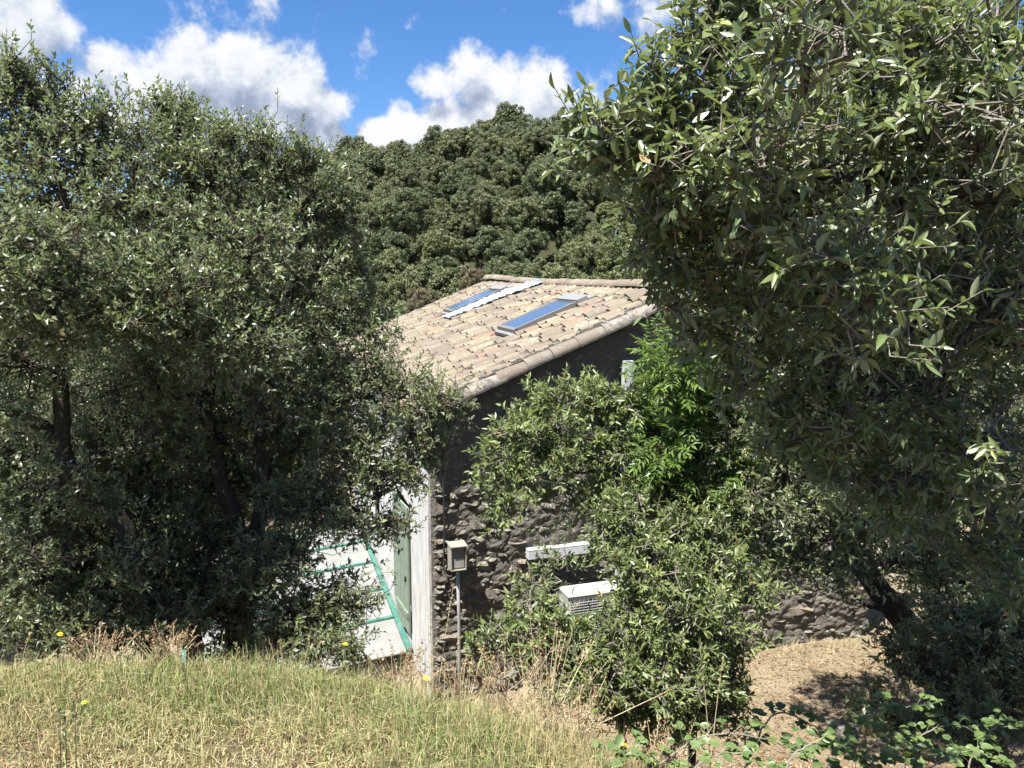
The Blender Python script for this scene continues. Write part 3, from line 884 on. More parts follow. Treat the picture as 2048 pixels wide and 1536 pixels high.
        bx('flashing', (a0 - .10, y0 - .02, -.10), (a0 - .03, y1 + .02, -.045), M['zinc']); bx('flashing', (a1 + .10, y0 - .05, -.08), (a1 + .22, y1 + .05, .0), M['zinc'])
    # crumpled silver strip beside the farther skylight
    m = MB()
    nu, nv = 60, 12
    qs = np.linspace(1.78, 3.75, nu); ys = np.linspace(5.55, 6.58, nv)
    Qg, Yg = np.meshgrid(qs, ys, indexing='ij')
    Yg = 6.58 - (6.58 - Yg) * (0.62 + .3 * sstep(Qg, 1.8, 3.6))[...] - .28 * sstep(Qg, 2.9, 3.75)
    lift = .035 + .008 * rng.normal(0, 1, Qg.shape) + .007 * np.abs(np.sin((Yg - 5.7) / sp * math.pi)) - .04
    V = np.stack([Qg, Yg, lift], -1).reshape(-1, 3)
    A = np.array(roof_mat(0, 0, 0)); V = V @ A[:3, :3].T + A[:3, 3]
    i = np.arange(nu - 1)[:, None] * nv; j = np.arange(nv - 1)[None]
    m.add(V, np.stack([i + j, i + nv + j, i + nv + j + 1, i + j + 1], -1).reshape(-1, 4))
    fo = m.build('silver_flashing', M['foil'], None); fo.parent = roof_o
    sd = fo.modifiers.new('solid', 'SOLIDIFY'); sd.thickness = .006
build_house()

def hw(x, y, z):
    p = x * HU + y * HV
    return HOUSE_O + np.array([p[0], p[1], z])
def local_thing(name, label, cat, x, y, z, group=None):
    o = thing(name, label, cat, hw(x, y, z), group)
    o['local_space'] = 1; o.rotation_euler = (0, 0, HOUSE_AZ)
    return o
def bpart(name, parent, lo, hi, mat, bev=.004):
    m = MB(); m.box(lo, hi); return m.build(name, mat, parent, bevel=bev)

# ------------------------------------------------------------------ lean-to conservatory on the left wall
def build_conservatory():
    c = local_thing('conservatory', 'teal framed lean-to conservatory with milky roof panels against the house', 'conservatory', -.05, 1.3, -2.6)
    zt = 2.6 + .16; sl = .085; Wd = 3.3; z = lambda a: zt + a * sl
    bars = [0.0, 1.16, 2.38, 3.75, 5.0, 6.25]
    m = MB(); m.box((-.09, -.03, zt - .09), (-.005, 6.30, zt + .03)); m.build('wall_beam', M['teal'], c, bevel=.006)
    for i, b in enumerate(bars):
        a0, a1 = -.095, -Wd
        P = [(a1, b - .035, z(a1) - .09), (a0, b - .035, z(a0) - .09), (a0, b + .035, z(a0) - .09), (a1, b + .035, z(a1) - .09),
             (a1, b - .035, z(a1) + .045), (a0, b - .035, z(a0) + .045), (a0, b + .035, z(a0) + .045), (a1, b + .035, z(a1) + .045)]
        if i: 
            m = MB(); m.hexa(P); m.build('glazing_bar', M['teal'], c, bevel=.005)
        if i < 5:
            b0, b1 = b + (.04 if i else -.06), bars[i + 1] - .04
            P = [(a1, b0, z(a1) - .012), (a0, b0, z(a0) - .012), (a0, b1, z(a0) - .012), (a1, b1, z(a1) - .012), (a1, b0, z(a1) + .006), (a0, b0, z(a0) + .006), (a0, b1, z(a0) + .006), (a1, b1, z(a1) + .006)]
            m = MB(); m.hexa(P); m.build('roof_panel', M['panel'], c)
    m = MB(); m.box((-Wd - .08, -.03, z(-Wd) - .14), (-Wd, 6.30, z(-Wd) + .02)); m.build('gutter', M['teal'], c)
    for b in (0.0, 3.1, 6.25):
        m = MB(); m.box((-Wd - .04, b, 0), (-Wd + .03, b + .07, z(-Wd) - .141)); m.build('post', M['teal'], c)
    for k in range(4):
        a = -.15 - k * 1.02
        m = MB(); m.box((a - .06, .005, 0), (a, .065, z(a) - .10)); m.build('mullion', M['teal'], c)
    for k in range(3):
        a = -.21 - k * 1.02
        m = MB(); m.box((a - .94, .03, .5), (a - .01, .04, z(a - .94) - .12)); m.build('end_pane', M['window_glass'], c)
        m = MB(); m.box((a - .94, .02, -.1), (a - .01, .05, .5)); m.build('base_panel', M['teal'], c)
    for k in range(6):
        b = .1 + k * 1.03
        m = MB(); m.box((-Wd - .01, b, .3), (-Wd + .01, b + .92, z(-Wd) - .2)); m.build('side_pane', M['window_glass'], c)
build_conservatory()

# ------------------------------------------------------------------ fittings on and before the stone wall
def build_fittings():
    b = local_thing('meter_box', 'beige electricity meter box on a grey pole before the stone wall', 'meter box', .30, -.20, 0)
    m = MB()   # casing: back, sides, roof with an overhang, floor
    m.box((-.105, .06, 1.95), (.105, .08, 2.27)); m.box((-.105, -.12, 1.95), (-.09, .06, 2.27)); m.box((.09, -.12, 1.95), (.105, .06, 2.27)); m.box((-.09, -.12, 1.95), (.09, .06, 1.965))
    m.build('casing', M['meter'], b, bevel=.003)
    bpart('lid', b, (-.115, -.145, 2.271), (.115, .085, 2.29), M['meter'])
    bpart('front_plate', b, (-.089, -.09, 1.966), (.089, -.075, 2.268), M['meter_window'])
    bpart('window', b, (-.055, -.10, 1.985), (.075, -.0905, 2.11), M['pipe'], .002)
    m = MB(); m.tube([(0.0, -.03, 0), (.012, -.03, .7), (.015, -.03, 1.3), (0.0, -.03, 1.949)], .021, 10); m.build('pole', M['pipe'], b, smooth=True)

    m = MB()
    pts = [hw(.155 + .01 * math.sin(z * 3), -.085, z) for z in np.linspace(4.0, 2.15, 16)] + [hw(.15, -.09, 1.95), hw(.165, -.11, 1.86), hw(.20, -.15, 1.825), hw(.245, -.18, 1.84), hw(.27, -.19, 1.90), hw(.275, -.19, 1.949)]
    m.tube(smooth_path(pts, 60), .0125, 7)
    tag(m.build('power_cable', M['black'], smooth=True), 'black cable running down the stone wall into the meter box', 'cable')

    a = local_thing('air_conditioner', 'white outdoor air conditioner unit half hidden by the shrub', 'air conditioner', 2.08, -.62, 0)
    w, d, z0, z1 = .44, .17, .92, 1.62
    m = MB()
    m.box((-w + .02, -d + .015, z0), (w, d, z1 - .03)); m.build('body', M['ac_white'], a, bevel=.012)
    bpart('top', a, (-w - .004, -d - .006, z1 - .029), (w + .004, d + .006, z1), M['ac_white'], .012)
    m = MB(); m.box((-w + .012, -d + .05, z0 + .04), (-w + .0195, d - .03, z1 - .06)); m.build('coil', M['grille'], a)
    for k in range(8):
        y = -d + .045 + k * (2 * d - .07) / 7
        m = MB(); m.box((-w + .002, y - .006, z0 + .02), (-w + .0115, y + .006, z1 - .032)); m.build('side_bar', M['ac_white'], a)
    for k in range(4):
        zz = z0 + .06 + k * .16
        m = MB(); m.box((-w - .003, -d + .03, zz), (-w + .0015, d - .02, zz + .014)); m.build('side_bar', M['ac_white'], a)
    m = MB(); th = np.linspace(0, 2 * math.pi, 25)[:-1]
    V = [(-.12, -d + .013, (z0 + z1) / 2)] + [(-.12 + .27 * math.cos(t), -d + .013, (z0 + z1) / 2 + .27 * math.sin(t)) for t in th]
    m.add(V, [(0, 1 + q, 1 + (q + 1) % 24) for q in range(24)]); m.build('fan_opening', M['grille'], a)
    m = MB()
    for k in range(16):
        m.box((-w + .03, -d - .004, z0 + .05 + k * .036), (w - .22, -d + .002, z0 + .056 + k * .036))
    for k in range(11):
        x = -w + .03 + k * .063
        m.box((x, -d + .003, z0 + .04), (x + .005, -d + .009, z1 - .06))
    o = m.build('front_grille', M['ac_white'], a); o['kind'] = 'stuff'
    for x in (-.3, .3):
        m = MB(); m.box((x - .02, -d, z0 - .05), (x + .02, .56, z0 - .001)); m.box((x - .02, .52, z0 - .45), (x + .02, .56, z0 - .0505)); m.build('bracket', M['zinc'], a)

    c = local_thing('wall_board', 'white horizontal board fixed to the stone wall above the air conditioner', 'board', 1.31, 0, 1.92)
    bpart('face', c, (0, -.15, 0), (.95, -.135, .12), M['pvc']); bpart('top', c, (-.004, -.152, .1205), (.954, -.01, .135), M['pvc']); bpart('end_cap', c, (0, -.1345, 0), (.012, -.01, .12), M['pvc'])
    t = local_thing('cable_trunking', 'white vertical trunking on the stone wall rising beside the ash sapling', 'trunking', 2.71, 0, 1.66)
    bpart('channel', t, (-.07, -.24, 0), (.07, -.15, 2.94), M['pvc']); bpart('cover', t, (-.045, -.249, 0), (.045, -.2405, 2.93), M['pvc'], .002)
    for zz in (.3, 1.5, 2.6): bpart('bracket', t, (-.03, -.149, zz), (.03, .0, zz + .04), M['zinc'])
    m = MB(); m.box((-.06, -.3, -.5), (.06, -.02, -.38)); m.box((-.06, -.09, -.379), (.06, -.02, -.002)); m.build('elbow', M['pvc'], t)
build_fittings()

# ------------------------------------------------------------------ hillside trees
def build_hill():
    r = np.random.default_rng(77)
    protos = []
    for q in range(7):
        m = MB()
        nl = 13
        cs, rr = [], []
        for k in range(nl):
            a = r.uniform(0, 6.28); e = r.uniform(-.15, 1) ** 1
            d = np.array([math.cos(a) * math.sqrt(max(0, 1 - e * e)), math.sin(a) * math.sqrt(max(0, 1 - e * e)), e])
            cs.append(np.array([0, 0, 3.6]) + d * np.array([1.75, 1.75, 1.65]) * r.uniform(.7, 1.05)); rr.append(r.uniform(.65, 1.15))
        cs.append(np.array([0, 0, 3.4])); rr.append(1.7)
        P, N, T = [], [], []
        for c, rad in zip(cs, rr):
            ns = int(20 * rad * rad) + 6
            sd = nrm(r.normal(0, 1, (ns, 3)) + np.array([0, 0, .25])); sc_ = c + sd * rad * r.uniform(.68, .95, (ns, 1)); sr = r.uniform(.16, .36, ns)
            for cc, sr_ in zip(sc_, sr):
                n = int(900 * sr_ * sr_) + 18
                d = nrm(r.normal(0, 1, (n, 3)))
                P.append(cc + d * (sr_ * r.uniform(.6, 1.08, n))[:, None] * np.array([1, 1, .85])); N.append(nrm(d + r.normal(0, .45, (n, 3)))); T.append(np.full(n, r.uniform(.1, .9)) + r.normal(0, .15, n))
        P, N, T = np.concatenate(P), np.concatenate(N), np.concatenate(T)
        n = len(P)
        dr = nrm(np.cross(N, nrm(r.normal(0, 1, (n, 3))))); s_ = np.cross(N, dr)
        ln = r.uniform(.07, .15, n)[:, None]; wd = ln * r.uniform(.32, .5, (n, 1))
        bend = N * ln * r.uniform(-.3, .3, (n, 1))
        V = np.stack([P - dr * ln * .5, P + s_ * wd + bend, P + dr * ln * .5, P - s_ * wd + bend], 1)
        m.add(V.reshape(-1, 3), np.arange(n * 4).reshape(-1, 4)[:, [0, 1, 2]], 0, np.repeat(np.clip(T, 0, 1), 4))
        m.f.append((np.arange(n * 4).reshape(-1, 4)[:, [0, 2, 3]], 0))
        t = MB(); t.tube(smooth_path([(0, 0, -.6), (r.normal(0, .15), r.normal(0, .15), 1.3), (r.normal(0, .3), r.normal(0, .3), 3.4)], 8), np.linspace(.16, .07, 8), 6)
        for k in range(4):
            t.tube(smooth_path([(0, 0, 1.0 + .3 * k), (cs[k] + np.array([0, 0, 1.4])) / 2, cs[k]], 6), np.linspace(.07, .03, 6), 5)
        protos.append((m.mesh('crown', [M['hill_leaf']]), t.mesh('trunk', [M['bark']]), m))
    brown = []
    for q in (0, 3):
        me = protos[q][0].copy(); me.materials[0] = M['hill_brown']; brown.append(me)
    spots = []
    for Y in np.arange(30, 130, 3.1):
        x0, x1 = -.62 * Y, .42 * Y
        n = int((x1 - x0) / 3.2)
        for k in range(n):
            X = x0 + (x1 - x0) * (k + .5 + r.uniform(-.45, .45)) / n; yy = Y + r.uniform(-1.5, 1.5)
            if yy < 33 and abs(X) < 2: continue
            spots.append((X, yy, r.uniform(.5, .95) * (1.2 if r.uniform() < .15 else 1), r.uniform(0, 6.28)))
    inview = [q for q in spots if -.31 < q[0] / q[1] < .19]
    inview.sort(key=lambda q: q[1] * (1 + .25 * abs(q[0] / q[1] + .05)))
    step = max(1.0, len(inview) / 300.0)
    single = [inview[int(k * step)] for k in range(min(300, len(inview)))]
    sset = set(single)
    others = [q for q in spots if q not in sset]
    for Y in np.arange(32, 132, 4.6):     # the wood goes on beyond both sides of the view
        for X in np.concatenate([np.arange(-1.5 * Y, -.62 * Y, 4.8), np.arange(.43 * Y, 1.5 * Y, 4.8)]):
            others.append((X + r.uniform(-2, 2), Y + r.uniform(-2, 2), r.uniform(.7, 1.3), r.uniform(0, 6.28)))
    for Y in np.arange(15, 31, 3.6):
        for X in np.concatenate([np.arange(-34, -.62 * Y - 1, 3.6), np.arange(.72 * Y + 1, 36, 3.6)]):
            others.append((X + r.uniform(-1.5, 1.5), Y + r.uniform(-1.5, 1.5), r.uniform(.6, 1.1), r.uniform(0, 6.28)))
    grp_ = 'trees on the wooded hillside'
    first = []
    for X, Y, sc, rot in single:
        q = int(r.integers(7))
        o = thing('hillside_tree', 'rounded evergreen oak in the wood covering the hillside behind the house', 'tree', (X, Y, float(ground_z(X, Y))), grp_)
        o.rotation_euler = (0, 0, rot); o.scale = (sc * r.uniform(.9, 1.15), sc * r.uniform(.9, 1.15), sc * r.uniform(.9, 1.3))
        c_ = link('crown', protos[q][0], o, local=True); link('trunk', protos[q][1], o, local=True)
        if len(first) < 7 and q == len(first): first.append(c_)
    me = bpy.data.meshes.new('woodland'); me.from_pydata([(X, Y, float(ground_z(X, Y))) for X, Y, _, _ in others], [], [])
    a = me.attributes.new('size', 'FLOAT', 'POINT'); a.data.foreach_set('value', np.array([q[2] for q in others], np.float32))
    a = me.attributes.new('turn', 'FLOAT', 'POINT'); a.data.foreach_set('value', np.array([q[3] for q in others], np.float32))
    wl = link('woodland', me, None, 'stuff'); tag(wl, 'dense evergreen wood spreading over the hillside', 'wood')
    ng = bpy.data.node_groups.new('woodland', 'GeometryNodeTree')
    ng.interface.new_socket('Geometry', in_out='INPUT', socket_type='NodeSocketGeometry'); ng.interface.new_socket('Geometry', in_out='OUTPUT', socket_type='NodeSocketGeometry')
    w = NT(ng); gi_, go_ = w.n('NodeGroupInput'), w.n('NodeGroupOutput')
    g2i = w.n('GeometryNodeGeometryToInstance')
    for c_ in first:
        oi = w.n('GeometryNodeObjectInfo'); oi.inputs['Object'].default_value = c_; oi.inputs['As Instance'].default_value = True
        w.l(oi.outputs['Geometry'], g2i.inputs[0])
    ip = w.n('GeometryNodeInstanceOnPoints'); ip.inputs['Pick Instance'].default_value = True
    w.l(gi_.outputs[0], ip.inputs['Points']); w.l(g2i.outputs[0], ip.inputs['Instance'])
    na, nb = w.n('GeometryNodeInputNamedAttribute'), w.n('GeometryNodeInputNamedAttribute')
    na.inputs['Name'].default_value = 'size'; nb.inputs['Name'].default_value = 'turn'
    w.l(na.outputs['Attribute'], ip.inputs['Scale'])
    cx_ = w.n('ShaderNodeCombineXYZ'); w.l(nb.outputs['Attribute'], cx_.inputs['Z']); w.l(cx_.outputs[0], ip.inputs['Rotation'])
    w.l(ip.outputs[0], go_.inputs[0])
    md = wl.modifiers.new('woodland', 'NODES'); md.node_group = ng
    print('hill', len(single), len(others), len(first))
    for k, (px, py, Y) in enumerate([(838, 590, 40.0), (1252, 478, 62.0), (940, 548, 47.0)]):
        p = at(px, py, Y)
        o = thing('hillside_tree', ['browned small oak just beyond the far roof corner', 'reddish dying oak high on the hillside by the right tree', 'small browned oak behind the far ridge end'][k], 'tree', (p[0], p[1], p[2] - 2.6), 'browned trees behind the house')
        o.scale = (.4, .4, .55)
        link('crown', brown[k % 2], o, local=True); link('trunk', protos[0][1], o, local=True)
build_hill()

# ------------------------------------------------------------------ near trees
def make_tree(name, label, cat, base, trunks, lobes, leaf, seed, mat, kind='coarse', singles=300, group=None, bark_mat='bark', branch_r=.03, twig_mat='dark_twig', extra_limbs=()):
    """lobes: (centre, (rx, ry, rz), up, clumps) ; leaf: dict(len, wid, k, shoot, per, rsub)"""
    r = np.random.default_rng(seed)
    root = thing(name, label, cat, base, group)
    nodes = []
    for pts, r0, r1 in trunks:
        P = smooth_path(pts, 40, .012, r)
        rad = np.linspace(r0, r1, 40) * (1 + r.normal(0, .03, 40)); rad[:4] *= np.linspace(1.35, 1.05, 4)
        m = MB(); m.tube(P, rad, 12); m.build('trunk', M[bark_mat], root, smooth=True)
        nodes += [(P[i], rad[i]) for i in range(8, 40)]
    for pts, r0, r1 in extra_limbs:
        P = smooth_path(pts, 26, .008, r)
        m = MB(); m.tube(P, np.linspace(r0, r1, 26), 8); m.build('branch', M[bark_mat], root, smooth=True)
        nodes += [(P[i], np.linspace(r0, r1, 26)[i]) for i in range(4, 26)]
    NP = np.array([n[0] for n in nodes]); NR = np.array([n[1] for n in nodes])
    Ls = []
    mb = MB()
    tA, tB, tr = [], [], []
    order = sorted(range(len(lobes)), key=lambda q: np.min(np.linalg.norm(NP - lobes[q][0], axis=1)))
    for q in order:
        c, rad, up, ncl = lobes[q]
        c = np.asarray(c, float); rad = np.asarray(rad, float)
        dd = np.linalg.norm(NP - c, axis=1) + 0.8 * np.maximum(0, NP[:, 2] - c[2])
        j = int(np.argmin(dd)); s0 = NP[j]; ra = min(NR[j] * .7, branch_r)
        mid = (s0 + c) / 2 + np.array([0, 0, -.12]) * np.linalg.norm(c - s0) + r.normal(0, .06, 3) * np.linalg.norm(c - s0)
        P = smooth_path([s0, mid, c], 12, .006, r)
        m = MB(); m.tube(P, np.linspace(ra, max(.005, ra * .35), 12), 6); m.build('branch', M[bark_mat], root, smooth=True)
        NP = np.concatenate([NP, P[4:]]); NR = np.concatenate([NR, np.linspace(ra, ra * .35, 12)[4:]])
        d = nrm(r.normal(0, 1, (ncl, 3)))
        rr_ = r.uniform(.28, 1.0, ncl) ** .55
        C = c + d * rad * rr_[:, None]
        # twigs from the limb to every clump
        st0 = P[r.integers(5, 12, ncl)]
        mids = (st0 + C) / 2 + r.normal(0, .035, (ncl, 3))
        tA += [st0, mids]; tB += [mids, C]; tr += [np.full((ncl, 2), (.0075, .0055)), np.full((ncl, 2), (.0055, .003))]
        per = leaf['per']
        rs = leaf['rsub']
        B = np.repeat(C, per, 0) + r.normal(0, rs * .45, (ncl * per, 3))
        outd = nrm(np.repeat(d * rad, per, 0))
        D = nrm(outd * .75 + np.array([0, 0, 1.0]) * up + r.normal(0, .55, (ncl * per, 3)) + (B - np.repeat(C, per, 0)) * (0.6 / rs))
        Ln = leaf['shoot'] * r.uniform(.6, 1.4, ncl * per)
        B = B - D * Ln[:, None] * .5
        tn = np.repeat(r.normal(.42, .13, ncl), per) + r.normal(0, .07, ncl * per)
        Ls.append(shoots(B, D, Ln, leaf['k'], r, leaf['len'], leaf['wid'], tint=tn, droop=leaf.get('droop', .12), a0=leaf.get('a0', 80), a1=leaf.get('a1', 28)))
        tA += [B, np.repeat(C, per, 0)]; tB += [B + D * Ln[:, None], B]; n2 = ncl * per
        tr += [np.full((n2, 2), (.0022, .0012)), np.full((n2, 2), (.0028, .0022))]
    A, Bv, rr2 = np.concatenate(tA), np.concatenate(tB), np.concatenate(tr)
    stems(mb, A, Bv, rr2[:, 0], rr2[:, 1], 1)
    L = cat_leaves(Ls)
    far = L['pos'][:, 1] > .75
    L = sub_leaves(L, far)
    crown = bpy.data.objects.new('crown', None)
    holder = bpy.data.objects.new('crown', bpy.data.meshes.new('tmp'))
    COL.objects.link(holder); holder.parent = root; holder.matrix_parent_inverse = Matrix.Translation(-Vector(root.location))
    bpy.data.objects.remove(crown)
    if singles:
        L = single_leaves(L, kind, M[mat], holder, singles)
    put_leaves(mb, L, kind, 0)
    holder.data = mb.mesh('crown', [M[mat], M[twig_mat]], smooth=(kind != 'coarse'))
    holder['kind'] = 'stuff'
    print(name, 'leaves', len(L['pos']))
    return root

def lobe(px, py, Y, rx, rz=None, ry=None, up=.45, n=40):
    rz = rx if rz is None else rz; ry = rx if ry is None else ry
    return (at(px, py, Y), (rx, ry, rz), up, n)
def ground_at(px, Y, py=1400):
    p = at(px, py, Y); return np.array([p[0], Y, float(ground_z(p[0], Y))])

# --- left holm oak, crooked trunk
b1 = ground_at(330, 5.0)
tA_ = [(list([b1, at(265, 1110, 5.0), at(215, 1010, 4.95), at(135, 920, 4.9), at(125, 800, 4.9), at(118, 690, 4.95), at(150, 520, 5.1), at(120, 350, 5.2)]), .078, .022)]
lim = [([at(125, 880, 4.9), at(40, 830, 4.8), at(-60, 830, 4.7), at(-180, 800, 4.7)], .05, .02),
       ([at(150, 560, 5.1), at(230, 430, 5.2), at(280, 330, 5.3)], .035, .012)]
lobesA = [lobe(270, 1120, 4.8, .22, .14, n=14), lobe(330, 1240, 4.8, .26, .09, n=15), lobe(180, 1250, 4.7, .3, .09, n=16), lobe(40, 1260, 4.7, .3, .09, n=16), lobe(200, 990, 4.7, .16, .1, n=8), lobe(60, 1100, 4.7, .26, .12, n=14),
          lobe(30, 215, 5.2, .12, .3, up=1.5, n=10), lobe(75, 235, 5.25, .12, .26, up=1.4, n=8), lobe(170, 250, 5.3, .12, .24, up=1.4, n=8), lobe(130, 260, 5.2, .14, .2, up=1.3, n=8),
          lobe(45, 250, 5.2, .40, .36, up=.9, n=34), lobe(40, 165, 5.2, .14, .22, up=1.6, n=9), lobe(110, 190, 5.25, .13, .20, up=1.5, n=7), lobe(-110, 380, 5.0, .65, .6, n=45),
          lobe(195, 300, 5.3, .38, .36, up=.9, n=34), lobe(205, 240, 5.3, .14, .18, up=1.5, n=8), lobe(130, 420, 5.0, .55, .40, n=46), lobe(300, 420, 5.3, .45, .40, n=36),
          lobe(60, 570, 4.2, .48, .26, .45, n=52), lobe(200, 610, 4.4, .42, .24, n=42), lobe(-90, 540, 4.0, .5, .35, n=34), lobe(330, 640, 4.7, .36, .2, n=26), lobe(100, 480, 4.3, .4, .2, n=26),
          lobe(300, 560, 5.0, .45, .34, n=36), lobe(-90, 760, 4.5, .55, .45, n=30), lobe(30, 720, 4.7, .40, .30, n=26),
          lobe(60, 950, 5.2, .55, .42, n=42), lobe(-40, 1010, 5.4, .5, .4, n=30), lobe(200, 880, 5.7, .50, .42, n=38), lobe(70, 1130, 5.4, .6, .30, n=48), lobe(250, 1160, 5.3, .5, .22, n=36), lobe(-60, 1190, 5.2, .5, .25, n=30), lobe(150, 1220, 5.2, .55, .16, n=36),
          lobe(230, 760, 5.6, .45, .35, n=34), lobe(120, 830, 5.9, .5, .45, n=36), lobe(240, 1020, 5.6, .45, .35, n=34), lobe(100, 1050, 5.6, .5, .4, n=34), lobe(330, 1040, 5.5, .35, .22, n=26), lobe(-20, 880, 5.4, .5, .4, n=30), lobe(120, 960, 4.5, .22, .16, n=10), lobe(320, 860, 5.2, .3, .2, n=18),
          lobe(200, 1130, 5.25, .4, .22, n=34), lobe(330, 1180, 5.3, .36, .18, n=30), lobe(60, 1210, 5.2, .4, .16, n=30), lobe(120, 1010, 5.3, .36, .24, n=30), lobe(300, 960, 5.5, .36, .24, n=28), lobe(20, 900, 5.2, .34, .26, n=26), lobe(230, 880, 5.4, .3, .2, n=20), lobe(240, 1240, 5.3, .4, .12, n=26),
          lobe(60, 1000, 6.6, .6, .45, n=44), lobe(250, 1050, 6.7, .6, .45, n=44), lobe(150, 1180, 6.5, .6, .3, n=40), lobe(-60, 1100, 6.3, .5, .4, n=30), lobe(150, 820, 6.8, .6, .5, n=40)]
LEAF_FAR = dict(len=.048, wid=.42, k=8, shoot=.115, per=8, rsub=.14, droop=.03)
make_tree('holm_oak', 'holm oak with a crooked bare trunk at the left edge', 'tree', b1, tA_, lobesA, LEAF_FAR, 11, 'oak_leaf', group=None, extra_limbs=lim, singles=300)

# --- second holm oak, forked mossy trunk, reaching towards the roof
b2 = ground_at(452, 5.6)
tB_ = [([b2, at(478, 1190, 5.6), at(480, 1080, 5.6), at(440, 960, 5.65), at(410, 830, 5.7), at(420, 640, 5.8), at(380, 400, 5.8), at(352, 260, 5.8)], .085, .02),
       ([b2 + np.array([.03, .02, 0]), at(500, 1150, 5.65), at(520, 1000, 5.7), at(520, 860, 5.8), at(560, 700, 5.9), at(600, 520, 6.0), at(610, 400, 6.0)], .07, .018),
       ([b2 + np.array([-.25, .1, 0]), at(370, 1180, 5.7), at(300, 1020, 5.7), at(285, 850, 5.8), at(290, 720, 5.8), at(270, 560, 5.7)], .07, .02)]
limB = [([at(515, 880, 5.8), at(610, 810, 5.8), at(720, 790, 5.7), at(820, 830, 5.6)], .035, .012),
        ([at(480, 1080, 5.6), at(560, 1010, 5.5), at(650, 1000, 5.4), at(740, 1030, 5.4)], .03, .01),
        ([at(425, 650, 5.8), at(500, 540, 5.7), at(540, 400, 5.7)], .03, .01)]
